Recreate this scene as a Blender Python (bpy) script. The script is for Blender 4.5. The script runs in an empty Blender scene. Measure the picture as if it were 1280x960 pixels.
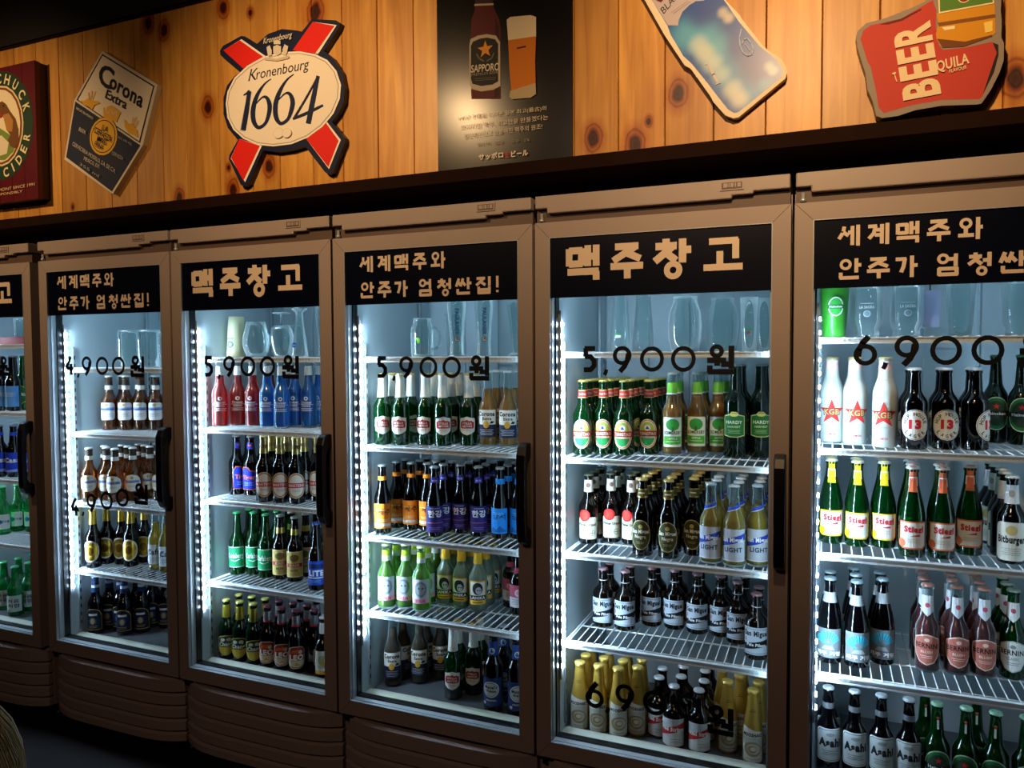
import bpy, bmesh, math, random
from math import sin, cos, pi, radians, atan2, hypot
from mathutils import Vector, Matrix
random.seed(7)
SC = bpy.context.scene
# ------------------------------------------------------------------ camera
cam_d = bpy.data.cameras.new('camera'); cam = bpy.data.objects.new('camera', cam_d)
SC.collection.objects.link(cam); SC.camera = cam
cam_d.sensor_width = 36.0; cam_d.lens = 940 / 1280 * 36.0; cam_d.clip_start = .05
Fw = Vector((-.38549, .92187, -.03936)); Rt = Vector((.92265, .38561, -.00473)); Up = Vector((-.01082, .03814, .99921))
cam.matrix_world = Matrix(((Rt.x, Up.x, -Fw.x, 2.7172), (Rt.y, Up.y, -Fw.y, -1.9190), (Rt.z, Up.z, -Fw.z, 1.4147), (0, 0, 0, 1)))
# ------------------------------------------------------------------ world, lights, exposure
W_ = bpy.data.worlds.new('room_dark'); SC.world = W_; W_.use_nodes = True
W_.node_tree.nodes['Background'].inputs[0].default_value = (.05, .07, .13, 1)
W_.node_tree.nodes['Background'].inputs[1].default_value = .05
SC.view_settings.view_transform = 'Standard'; SC.view_settings.look = 'None'
SC.view_settings.exposure = 0.0; SC.view_settings.gamma = 1
SC.cycles.use_denoising = True
SC.cycles.max_bounces = 8; SC.cycles.diffuse_bounces = 3; SC.cycles.glossy_bounces = 3
SC.cycles.transmission_bounces = 4; SC.cycles.transparent_max_bounces = 32
SC.cycles.caustics_reflective = False; SC.cycles.caustics_refractive = False
SC.cycles.sample_clamp_indirect = 4.0
LED_STRENGTH = 340.0
def lamp(name, kind, loc, target, energy, color, **kw):
    d = bpy.data.lights.new(name, kind); d.energy = energy; d.color = color
    for k, v in kw.items(): setattr(d, k, v)
    o = bpy.data.objects.new(name, d); SC.collection.objects.link(o); o.location = loc
    o.rotation_euler = (Vector(target) - Vector(loc)).to_track_quat('-Z', 'Y').to_euler()
    return o
WARM = (1.0, .63, .30)
# ceiling spots washing the pine fascia (track above the aisle)
SPOTS = [(-.20, 44, 1.98), (1.25, 50, 2.02), (2.62, 70, 2.02), (4.25, 36, 2.0)]
for sx, se, tz in SPOTS:
    lamp('spotlight', 'SPOT', (sx, -1.1, 2.48), (sx, .02, tz), se, WARM, spot_size=radians(80), spot_blend=.9, shadow_soft_size=.03)
# one dim warm lamp deeper in the room
lamp('room_lamp', 'AREA', (1.8, -3.0, 2.85), (1.8, -.6, .6), 12, (1.0, .62, .42), shape='RECTANGLE', size=1.2, size_y=.4)

# left mullion LED strip of each cooler; added fill light at top and right
COOL = (.60, .84, 1.0)
for ci in range(6):
    lx = (ci - 1) * .66 - (.04 if ci == 0 else 0)
    lamp('led_light', 'AREA', (lx + .068, .062, 1.02), (lx + .40, .28, 1.02), 2.1, COOL, shape='RECTANGLE', size=.012, size_y=.97)
    lamp('led_light', 'AREA', (lx + .33, .075, 1.728), (lx + .33, .26, .9), .6, COOL, shape='RECTANGLE', size=.50, size_y=.02)  # added fill light along the top, no strip there
    lamp('led_light', 'AREA', (lx + .602, .062, 1.02), (lx + .30, .30, 1.02), .35, COOL, shape='RECTANGLE', size=.012, size_y=.97)  # weaker fill light added on the right side

# ------------------------------------------------------------------ materials
MC = {}
def srgb(h):
    c = [int(h[i:i+2], 16) / 255 for i in (0, 2, 4)]
    return tuple(x / 12.92 if x <= .04045 else ((x + .055) / 1.055) ** 2.4 for x in c) + (1,)
def new_mat(n):
    m = bpy.data.materials.new(n); m.use_nodes = True; nt = m.node_tree
    return m, nt, nt.nodes['Principled BSDF']
def mat(name, hexc, rough=.5, metal=0, spec=.5, emit=0, noise=0, bump=0):
    k = (name, hexc, rough, metal, spec, emit)
    if k in MC: return MC[k]
    m, nt, p = new_mat(name); c = srgb(hexc)
    p.inputs['Base Color'].default_value = c; p.inputs['Roughness'].default_value = rough
    p.inputs['Metallic'].default_value = metal; p.inputs['Specular IOR Level'].default_value = spec
    if emit:
        p.inputs['Emission Color'].default_value = c; p.inputs['Emission Strength'].default_value = emit
    if noise or bump:
        t = nt.nodes.new('ShaderNodeTexNoise'); t.inputs['Scale'].default_value = 14; t.inputs['Detail'].default_value = 6
        g = nt.nodes.new('ShaderNodeTexCoord'); nt.links.new(g.outputs['Object'], t.inputs['Vector'])
        if noise:
            r = nt.nodes.new('ShaderNodeMix'); r.data_type = 'RGBA'; nt.links.new(t.outputs['Fac'], r.inputs[0])
            r.inputs[6].default_value = tuple(x * (1 - noise) for x in c[:3]) + (1,); r.inputs[7].default_value = tuple(min(1, x * (1 + noise)) for x in c[:3]) + (1,)
            nt.links.new(r.outputs[2], p.inputs['Base Color'])
        if bump:
            t2 = nt.nodes.new('ShaderNodeTexNoise'); t2.inputs['Scale'].default_value = 300
            nt.links.new(g.outputs['Object'], t2.inputs['Vector'])
            b = nt.nodes.new('ShaderNodeBump'); b.inputs['Strength'].default_value = bump; b.inputs['Distance'].default_value = .002
            nt.links.new(t2.outputs['Fac'], b.inputs['Height']); nt.links.new(b.outputs['Normal'], p.inputs['Normal'])
    MC[k] = m; return m
def ink(h):                                   # flat print / label film
    if h == 'BLUE': return blue_print()
    if h[0] == 'm': return mat('foil_' + h[1:], h[1:], .28, .85)
    return mat('ink_' + h, h, .6, 0, .25)
def glassy(name, tint, diff, dfac, rough=.09, refl=.34, rim=None):
    """bottle glass / drink: tinted see-through, some body colour, a glossy coat by facing"""
    k = ('g', name)
    if k in MC: return MC[k]
    m, nt, p = new_mat(name); nt.nodes.remove(p); N = nt.nodes; L = nt.links
    out = N['Material Output']; tr = N.new('ShaderNodeBsdfTransparent'); tr.inputs[0].default_value = srgb(tint)
    df = N.new('ShaderNodeBsdfDiffuse'); df.inputs[0].default_value = srgb(diff)
    tl = N.new('ShaderNodeBsdfTranslucent'); tl.inputs[0].default_value = srgb(diff)
    m0 = N.new('ShaderNodeMixShader'); m0.inputs[0].default_value = .5; L.new(df.outputs[0], m0.inputs[1]); L.new(tl.outputs[0], m0.inputs[2])
    m1 = N.new('ShaderNodeMixShader'); m1.inputs[0].default_value = dfac; L.new(tr.outputs[0], m1.inputs[1]); L.new(m0.outputs[0], m1.inputs[2])
    gl = N.new('ShaderNodeBsdfGlossy'); gl.inputs['Roughness'].default_value = rough; gl.inputs[0].default_value = (1, 1, 1, 1)
    lw = N.new('ShaderNodeLayerWeight'); lw.inputs[0].default_value = refl
    m2 = N.new('ShaderNodeMixShader'); L.new(lw.outputs['Fresnel'], m2.inputs[0]); L.new(m1.outputs[0], m2.inputs[1]); L.new(gl.outputs[0], m2.inputs[2])
    if rim:        # pale edge colour painted in for light gathered by thick clear glass
        m3 = N.new('ShaderNodeMixShader'); m3.inputs[0].default_value = .65; d2 = N.new('ShaderNodeBsdfTranslucent'); d2.inputs[0].default_value = srgb(rim)
        L.new(gl.outputs[0], m3.inputs[1]); L.new(d2.outputs[0], m3.inputs[2]); L.new(m3.outputs[0], m2.inputs[2])
    L.new(m2.outputs[0], out.inputs[0]); MC[k] = m; return m
GL = dict(
    green=glassy('green_glass', '2f9a48', '0c5a22', .30), dkgreen=glassy('dark_green_glass', '1c5a30', '06301a', .45),
    brown=glassy('brown_glass', '6a3a18', '1c0f08', .45), black=glassy('black_glass', '241812', '080609', .7),
    amber=glassy('amber_glass', 'd08c38', '8a5018', .35), clear=glassy('clear_bottle_glass', 'eef6f6', 'd0e0e0', .05, .05, .18, 'e0eef0'),
    red=glassy('clear_red', 'ff4840', 'ff3430', .55), blue=glassy('clear_blue', '38b0ff', '18a0ff', .6),
    lime=glassy('lime_drink', 'b8f040', '98e020', .5), cloudy=glassy('cloudy_drink', 'd8e8c8', 'c8d8b4', .6),
    gold=glassy('golden_drink', 'ffc83c', 'f0a41c', .5), dkgold=glassy('brown_gold_drink', 'b08040', '7a5420', .4),
    ruby=glassy('ruby_drink', 'c83040', '9a1824', .45), yellow=glassy('pale_yellow_drink', 'ffe640', 'ecc828', .5),
    soju=glassy('soju_green_glass', '58d088', '18a058', .35), tumbler=glassy('tumbler_glass', 'f0f8f8', 'e8f4f4', .06, .04, .34, 'f6fcff'))
GL['white'] = mat('white_coated', 'C6CCC6', .35); GL['goldmetal'] = mat('gold_coated', 'D2AA4A', .3, .55)
PANE = glassy('door_glass', 'f2f8fa', 'ffffff', .0, .01, .06)
BODY = mat('cooler_paint', 'A2948E', .38, noise=.05, bump=.06)
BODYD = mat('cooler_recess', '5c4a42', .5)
LINER = mat('liner_white', 'BCCDD4', .45, noise=.03)
SILV = mat('aluminium', 'C4CCD2', .34, .45)
WIRE = mat('coated_wire', 'E4EAEE', .35)
BLACK = mat('black_plastic', '0B0B0D', .35)
DARK = mat('matt_black', '060608', .8)
STEEL = mat('grey_steel_floor', '6A7074', .4, .4, noise=.2)
SILL = mat('sill_cream', 'C9CCBC', .5)
LEDM = mat('led_diode', 'C8E2FF', .5, emit=LED_STRENGTH)
VINYL = mat('vinyl_letters', 'E2CDB6', .5)  # white vinyl; the warm lamplight is put into its beige colour
NAVY = mat('navy_vinyl', '060B1C', .22)
BLUE_SPOTS = [(2.389,2.205,.05,'4FA8D0'),(2.43,2.19,.05,'4FA8D0'),(2.46,2.15,.05,'5AB0D4'),(2.50,2.09,.05,'4C9CCC'),(2.53,2.04,.04,'3C90C8'),(2.424,2.245,.04,'26489C'),(2.545,2.105,.05,'2A3F94'),(2.515,2.155,.04,'2A4498'),(2.418,2.175,.028,'B4C8CC'),(2.434,2.152,.028,'C2CCC4'),(2.452,2.125,.028,'BACCCC'),(2.472,2.095,.026,'A8C4CC'),(2.500,2.055,.028,'BCC8C4'),(2.516,2.030,.026,'C6C8BC'),(2.476,2.243,.016,'BDBCB2'),(2.489,2.228,.016,'C6C0B2'),(2.583,2.098,.014,'8CA8C0'),(2.592,2.086,.014,'9CB0C0'),(2.575,2.055,.022,'2E86C4')]
def blue_print():
    if 'BLUE' in MC: return MC['BLUE']
    m, nt, p = new_mat('blue_bottle_print'); N = nt.nodes; L = nt.links
    g = N.new('ShaderNodeNewGeometry'); prev = None
    base = srgb('1C4FA0')
    spots = BLUE_SPOTS
    nz = N.new('ShaderNodeTexNoise'); nz.inputs['Scale'].default_value = 18; L.new(g.outputs['Position'], nz.inputs['Vector'])
    for (x, z, r, c) in spots:
        s = N.new('ShaderNodeVectorMath'); s.operation = 'DISTANCE'; s.inputs[1].default_value = (x, 0, z)
        fl = N.new('ShaderNodeVectorMath'); fl.operation = 'MULTIPLY'; fl.inputs[1].default_value = (1, 0, 1)
        L.new(g.outputs['Position'], fl.inputs[0]); L.new(fl.outputs[0], s.inputs[0])
        mr = N.new('ShaderNodeMapRange'); mr.interpolation_type = 'SMOOTHSTEP'; mr.inputs[1].default_value = r * .2; mr.inputs[2].default_value = r * 1.25; mr.inputs[3].default_value = .8; mr.inputs[4].default_value = 0
        L.new(s.outputs['Value'], mr.inputs[0])
        mx = N.new('ShaderNodeMix'); mx.data_type = 'RGBA'; L.new(mr.outputs[0], mx.inputs[0])
        if prev: L.new(prev, mx.inputs[6])
        else: mx.inputs[6].default_value = base
        mx.inputs[7].default_value = srgb(c); prev = mx.outputs[2]
    L.new(prev, p.inputs['Base Color']); p.inputs['Roughness'].default_value = .35
    MC['BLUE'] = m; return m
KNOTS = [(.565,2.553,1),(.635,2.517,1),(.895,2.545,1),(.822,2.236,1),(.923,1.957,1),(1.069,2.018,1),(.687,1.951,.9),(1.257,2.468,1.3),(2.143,1.985,1),(2.254,1.956,1.1),(2.365,2.07,1),(3.087,2.004,1.2),(1.006,2.51,.5),(.905,2.03,.4),(2.29,2.01,.4),(.17,1.96,.4),(1.71,2.5,.8),(3.2,2.3,1),(-.3,2.3,1)]
def wood():
    m, nt, p = new_mat('knotty_pine'); N = nt.nodes; L = nt.links
    g = N.new('ShaderNodeNewGeometry'); oi = N.new('ShaderNodeObjectInfo')
    off = N.new('ShaderNodeMath'); off.operation = 'MULTIPLY'; off.inputs[1].default_value = 17.0; L.new(oi.outputs['Random'], off.inputs[0])
    cx = N.new('ShaderNodeCombineXYZ'); L.new(off.outputs[0], cx.inputs[1])
    ad = N.new('ShaderNodeVectorMath'); L.new(g.outputs['Position'], ad.inputs[0]); L.new(cx.outputs[0], ad.inputs[1])
    mp = N.new('ShaderNodeMapping'); mp.inputs['Scale'].default_value = (26, 1, 1.7); L.new(ad.outputs[0], mp.inputs[0])
    n1 = N.new('ShaderNodeTexNoise'); n1.inputs['Scale'].default_value = 1.3; n1.inputs['Detail'].default_value = 7; n1.inputs['Distortion'].default_value = 1.2; L.new(mp.outputs[0], n1.inputs['Vector'])
    mp2 = N.new('ShaderNodeMapping'); mp2.inputs['Scale'].default_value = (7, 1, 3.2); L.new(ad.outputs[0], mp2.inputs[0])
    n2 = N.new('ShaderNodeTexNoise'); n2.inputs['Scale'].default_value = 1.0; n2.inputs['Detail'].default_value = 3; L.new(mp2.outputs[0], n2.inputs['Vector'])
    r1 = N.new('ShaderNodeValToRGB'); r1.color_ramp.elements[0].position = .3; r1.color_ramp.elements[0].color = srgb('BE8238'); r1.color_ramp.elements[1].position = .7; r1.color_ramp.elements[1].color = srgb('E0A850'); L.new(n1.outputs['Fac'], r1.inputs[0])
    r2 = N.new('ShaderNodeValToRGB'); r2.color_ramp.elements[0].position = .35; r2.color_ramp.elements[0].color = srgb('A87038'); r2.color_ramp.elements[1].position = .6; r2.color_ramp.elements[1].color = (1, 1, 1, 1); L.new(n2.outputs['Fac'], r2.inputs[0])
    mx = N.new('ShaderNodeMix'); mx.data_type = 'RGBA'; mx.blend_type = 'MULTIPLY'; mx.inputs[0].default_value = .28; L.new(r1.outputs[0], mx.inputs[6]); L.new(r2.outputs[0], mx.inputs[7])
    hv = N.new('ShaderNodeHueSaturation'); L.new(mx.outputs[2], hv.inputs['Color'])
    mv = N.new('ShaderNodeMapRange'); mv.inputs[3].default_value = .78; mv.inputs[4].default_value = 1.12; L.new(oi.outputs['Random'], mv.inputs[0]); L.new(mv.outputs[0], hv.inputs['Value'])
    # knots: distance to the nearest one, wobbled by noise
    wb = N.new('ShaderNodeTexNoise'); wb.inputs['Scale'].default_value = 40; L.new(g.outputs['Position'], wb.inputs['Vector'])
    prev = None
    for (x, z, s) in KNOTS:
        sb = N.new('ShaderNodeVectorMath'); sb.operation = 'SUBTRACT'; sb.inputs[1].default_value = (x, 0, z); L.new(g.outputs['Position'], sb.inputs[0])
        sc = N.new('ShaderNodeVectorMath'); sc.operation = 'MULTIPLY'; sc.inputs[1].default_value = (1.25 / s, 0, .85 / s); L.new(sb.outputs[0], sc.inputs[0])
        ln = N.new('ShaderNodeVectorMath'); ln.operation = 'LENGTH'; L.new(sc.outputs[0], ln.inputs[0])
        if prev is None: prev = ln.outputs['Value']
        else:
            mn = N.new('ShaderNodeMath'); mn.operation = 'MINIMUM'; L.new(prev, mn.inputs[0]); L.new(ln.outputs['Value'], mn.inputs[1]); prev = mn.outputs[0]
    wm = N.new('ShaderNodeMath'); wm.operation = 'MULTIPLY_ADD'; wm.inputs[1].default_value = .012; L.new(wb.outputs['Fac'], wm.inputs[0]); L.new(prev, wm.inputs[2])
    kr = N.new('ShaderNodeValToRGB'); e = kr.color_ramp.elements
    mr = N.new('ShaderNodeMapRange'); mr.inputs[1].default_value = 0; mr.inputs[2].default_value = .08; L.new(wm.outputs[0], mr.inputs[0]); L.new(mr.outputs[0], kr.inputs[0])
    e[0].position = .08; e[0].color = srgb('3a1c0c'); e[1].position = .2; e[1].color = srgb('5a2c12')
    for ps, cc in ((.235, '2a1206'), (.29, '9a6030'), (.38, 'd8b088'), (.44, 'a87848'), (.5, 'e8ccb0'), (.75, 'ffffff')):
        q = e.new(ps); q.color = srgb(cc)
    mk = N.new('ShaderNodeMix'); mk.data_type = 'RGBA'; mk.blend_type = 'MULTIPLY'; mk.inputs[0].default_value = 1; L.new(hv.outputs[0], mk.inputs[6]); L.new(kr.outputs[0], mk.inputs[7])
    L.new(mk.outputs[2], p.inputs['Base Color']); p.inputs['Roughness'].default_value = .42
    b = N.new('ShaderNodeBump'); b.inputs['Strength'].default_value = .25; b.inputs['Distance'].default_value = .002; L.new(n1.outputs['Fac'], b.inputs['Height']); L.new(b.outputs[0], p.inputs['Normal'])
    return m
PINE = wood(); TRIMW = mat('dark_stained_wood', '1E0E07', .85, 0, .1, noise=.3)

# ------------------------------------------------------------------ mesh helpers
class MB:
    def __init__(s): s.v = []; s.f = []; s.m = []; s.sm = []
    def add(s, vs, fs, m=0, smooth=False):
        n = len(s.v); s.v += [tuple(v) for v in vs]; s.f += [[i + n for i in f] for f in fs]; s.m += [m] * len(fs); s.sm += [smooth] * len(fs); return s
    def box(s, x0, x1, y0, y1, z0, z1, m=0):
        vs = [(x, y, z) for x in (x0, x1) for y in (y0, y1) for z in (z0, z1)]
        return s.add(vs, [(0, 1, 3, 2), (4, 6, 7, 5), (0, 4, 5, 1), (2, 3, 7, 6), (0, 2, 6, 4), (1, 5, 7, 3)], m)
    def prism(s, pts, y0, y1, m=0):             # outline in x,z extruded along y (y0 = front)
        n = len(pts); a = sum(pts[i][0] * pts[(i+1) % n][1] - pts[(i+1) % n][0] * pts[i][1] for i in range(n))
        if a < 0: pts = pts[::-1]
        vs = [(x, y0, z) for x, z in pts] + [(x, y1, z) for x, z in pts]
        fs = [list(range(n)), list(range(2*n - 1, n - 1, -1))] + [(i, i + n, (i+1) % n + n, (i+1) % n) for i in range(n)]
        return s.add(vs, fs, m)
    def lathe(s, prof, seg=20, m=0, cx=0, cy=0, flute=0):
        vs = []; fs = []; k = len(prof)
        for i in range(seg):
            a = 2 * pi * i / seg
            for (r, z) in prof:
                rr = r * (1 + (flute if i % 2 else 0)) if r > 0 else 0
                vs.append((cx + rr * cos(a), cy + rr * sin(a), z))
        for i in range(seg):
            j = (i + 1) % seg
            for q in range(k - 1): fs.append((i*k + q, j*k + q, j*k + q + 1, i*k + q + 1))
        return s.add(vs, fs, m, True)
    def rod(s, a, b, r, seg=6, m=0):
        a = Vector(a); b = Vector(b); d = (b - a).normalized(); u = d.orthogonal().normalized(); w = d.cross(u)
        vs = [p + (u * cos(t) + w * sin(t)) * r for p in (a, b) for t in [2*pi*i/seg for i in range(seg)]]
        return s.add(vs, [(i, (i+1) % seg, (i+1) % seg + seg, i + seg) for i in range(seg)] + [list(range(seg))[::-1], list(range(seg, 2*seg))], m, seg > 4)
    def mesh(s, name, mats):
        me = bpy.data.meshes.new(name); me.from_pydata(s.v, [], s.f)
        for m in (mats if isinstance(mats, (list, tuple)) else [mats]): me.materials.append(m)
        me.polygons.foreach_set('material_index', s.m); me.polygons.foreach_set('use_smooth', s.sm); me.update()
        return me
COLL = SC.collection
def obj(name, me, parent=None, loc=None, rz=0, kind=None, label=None, cat=None, group=None):
    o = bpy.data.objects.new(name, me); COLL.objects.link(o)
    if parent: o.parent = parent
    if loc: o.location = loc
    if rz: o.rotation_euler = (0, 0, rz)
    if kind: o['kind'] = kind
    if label: o['label'] = label
    if cat: o['category'] = cat
    if group: o['group'] = group
    return o
def thing(name, label, cat, loc=(0, 0, 0), rz=0, group=None): return obj(name, None, None, loc, rz, None, label, cat, group)
def bevel(o, w, seg=2):
    b = o.modifiers.new('bevel', 'BEVEL'); b.width = w; b.segments = seg; b.limit_method = 'ANGLE'; return o

# ------------------------------------------------------------------ flat print: layered polygons, strokes and lettering
TX = {}
def text2d(s, bold=0, res=3):
    k = (s, bold, res)
    if k in TX: return TX[k]
    c = bpy.data.curves.new('t', 'FONT'); c.body = s; c.size = 1; c.resolution_u = res; c.offset = .012 * bold; c.space_character = 1 + .03 * bold
    o = bpy.data.objects.new('t', c); COLL.objects.link(o)
    dg = bpy.context.evaluated_depsgraph_get(); me = bpy.data.meshes.new_from_object(o.evaluated_get(dg))
    vs = [(v.co.x, v.co.y) for v in me.vertices]; fs = [tuple(p.vertices) for p in me.polygons]
    bpy.data.objects.remove(o); bpy.data.meshes.remove(me); bpy.data.curves.remove(c)
    x0 = min(v[0] for v in vs); x1 = max(v[0] for v in vs)
    if all(ord(ch) < 128 for ch in s): y0, y1 = 0, .70
    else: y0 = min(v[1] for v in vs); y1 = max(v[1] for v in vs)
    if s in ('!', ','): y0 = min(v[1] for v in vs); y1 = .7
    TX[k] = ([((x - x0) / max(1e-6, x1 - x0), (y - y0) / (y1 - y0)) for x, y in vs], fs, x1 - x0); return TX[k]
def stroke_polys(pts, w):
    out = []
    for i in range(len(pts) - 1):
        (ax, ay), (bx, by) = pts[i], pts[i+1]; L = hypot(bx - ax, by - ay) or 1e-6; dx, dy = (bx - ax) / L, (by - ay) / L; h = w / 2
        ex0 = 0 if i == 0 else h * .35; ex1 = 0 if i == len(pts) - 2 else h * .35
        out.append([(ax - dx*ex0 - dy*h, ay - dy*ex0 + dx*h), (bx + dx*ex1 - dy*h, by + dy*ex1 + dx*h), (bx + dx*ex1 + dy*h, by + dy*ex1 - dx*h), (ax - dx*ex0 + dy*h, ay - dy*ex0 - dx*h)])
    return out
def smooth_pts(P, n=5):
    if len(P) < 3: return P
    Q = [P[0]] + list(P) + [P[-1]]; out = []
    for i in range(1, len(Q) - 2):
        for k in range(n):
            t = k / n; out.append(tuple(.5 * ((2*b) + (c - a)*t + (2*a - 5*b + 4*c - d)*t*t + (3*b - a - 3*c + d)*t**3) for a, b, c, d in zip(Q[i-1], Q[i], Q[i+1], Q[i+2])))
    return out + [P[-1]]
def brush_polys(P):                              # stroke of changing width
    P = smooth_pts(P, 6); L = []; R = []
    for i, (x, y, w) in enumerate(P):
        a = P[max(0, i - 1)]; b = P[min(len(P) - 1, i + 1)]; l = hypot(b[0] - a[0], b[1] - a[1]) or 1e-6; nx, ny = -(b[1] - a[1]) / l, (b[0] - a[0]) / l
        L.append((x + nx*w/2, y + ny*w/2)); R.append((x - nx*w/2, y - ny*w/2))
    return [[L[i], L[i+1], R[i+1], R[i]] for i in range(len(P) - 1)]
def ring_pts(cx, cy, rx, ry, n=20): return [(cx + rx*cos(2*pi*i/n), cy + ry*sin(2*pi*i/n)) for i in range(n)]
def star_pts(cx, cy, r, r2=.4): return [(cx + (r if i % 2 == 0 else r*r2) * sin(pi*i/5), cy + (r if i % 2 == 0 else r*r2) * cos(pi*i/5)) for i in range(10)]
def put_text(o, P0, P1, P2, bold, res=3):
    vs, fs, w = text2d(o, bold, res); ax, ay = P1[0] - P0[0], P1[1] - P0[1]; bx, by = P2[0] - P0[0], P2[1] - P0[1]
    return [(P0[0] + u*ax + v*bx, P0[1] + u*ay + v*by) for u, v in vs], fs
def decal(name, ops, step=.0002, warp=None, xcut=None, zcut=None, res=3):
    """ops in 2D (x,z); later ops lie a hair further towards -y"""
    bm = bmesh.new(); mats = []; mi = {}
    for li, o in enumerate(ops):
        k = o[0]; P = []; T = None
        if k == 'p': P = [o[1]]; col = o[2]
        elif k == 'r': P = [[(o[1], o[2]), (o[3], o[2]), (o[3], o[4]), (o[1], o[4])]]; col = o[5]
        elif k == 'e': P = [ring_pts(o[1][0], o[1][1], o[2], o[3])]; col = o[4]
        elif k == 'S': P = stroke_polys(o[1], o[2]); col = o[3]
        elif k == 'V': P = brush_polys(o[1]); col = o[2]
        elif k == 'star': P = [star_pts(o[1][0], o[1][1], o[2])]; col = o[3]
        elif k == 'T': T = put_text(*o[1:5], o[6], res); col = o[5]
        elif k == 't':      # centred text: s, cx, baseline z, cap height, max width, colour, bold
            vs, fs, w = text2d(o[1], o[7] if len(o) > 7 else 1, res); ww = min(w * o[4] / .7, o[5])
            T = put_text(o[1], (o[2] - ww/2, o[3]), (o[2] + ww/2, o[3]), (o[2] - ww/2, o[3] + o[4]), o[7] if len(o) > 7 else 1, res); col = o[6]
        elif k == 'A':      # letters round an ellipse
            _, s, c, rx, rz, a0, a1, h, col = o; T = ([], [])
            ws = [.6 if ch != ' ' else .4 for ch in s]
            for i, ch in enumerate(s):
                if ch == ' ': continue
                a = radians(a0 + (a1 - a0) * i / (len(s) - 1)); px, pz = c[0] + rx*cos(a), c[1] + rz*sin(a)
                nx, nz = cos(a) / rx, sin(a) / rz; l = hypot(nx, nz); nx /= l; nz /= l; hh = abs(h); sg = 1 if h > 0 else -1
                tx, tz = nz * sg, -nx * sg; wd = hh * (.85 if ch in 'OCDHW' else .7 if ch != 'I' else .22)
                b0 = (px - tx*wd/2 - nx*sg*hh/2, pz - tz*wd/2 - nz*sg*hh/2)
                v2, f2 = put_text(ch, b0, (b0[0] + tx*wd, b0[1] + tz*wd), (b0[0] + nx*sg*hh, b0[1] + nz*sg*hh), 2, res)
                n0 = len(T[0]); T[0].extend(v2); T[1].extend([tuple(q + n0 for q in f) for f in f2])
        if col not in mi: mi[col] = len(mats); mats.append(ink(col) if isinstance(col, str) else col)
        y = -step * li
        def emit_poly(pts):
            a = sum(pts[i][0]*pts[(i+1) % len(pts)][1] - pts[(i+1) % len(pts)][0]*pts[i][1] for i in range(len(pts)))
            if a < 0: pts = pts[::-1]
            f = bm.faces.new([bm.verts.new((x, y, z)) for x, z in pts]); f.material_index = mi[col]
        for pl in P: emit_poly(pl)
        if T:
            V = [bm.verts.new((x, y, z)) for x, z in T[0]]
            for f in T[1]:
                pts = [T[0][i] for i in f]; a = sum(pts[i][0]*pts[(i+1) % len(pts)][1] - pts[(i+1) % len(pts)][0]*pts[i][1] for i in range(len(pts)))
                try: q = bm.faces.new([V[i] for i in (f if a > 0 else f[::-1])]); q.material_index = mi[col]
                except ValueError: pass
    for ax, cuts in ((0, xcut or []), (2, zcut or [])):
        for c in cuts:
            co = [0, 0, 0]; co[ax] = c; no = [0, 0, 0]; no[ax] = 1
            bmesh.ops.bisect_plane(bm, geom=bm.verts[:] + bm.edges[:] + bm.faces[:], plane_co=co, plane_no=no, dist=1e-6)
    if warp:
        for v in bm.verts: v.co = warp(v.co)
        for f in bm.faces: f.smooth = False
    me = bpy.data.meshes.new(name); bm.to_mesh(me); bm.free()
    for m in mats: me.materials.append(m)
    return me
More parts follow.
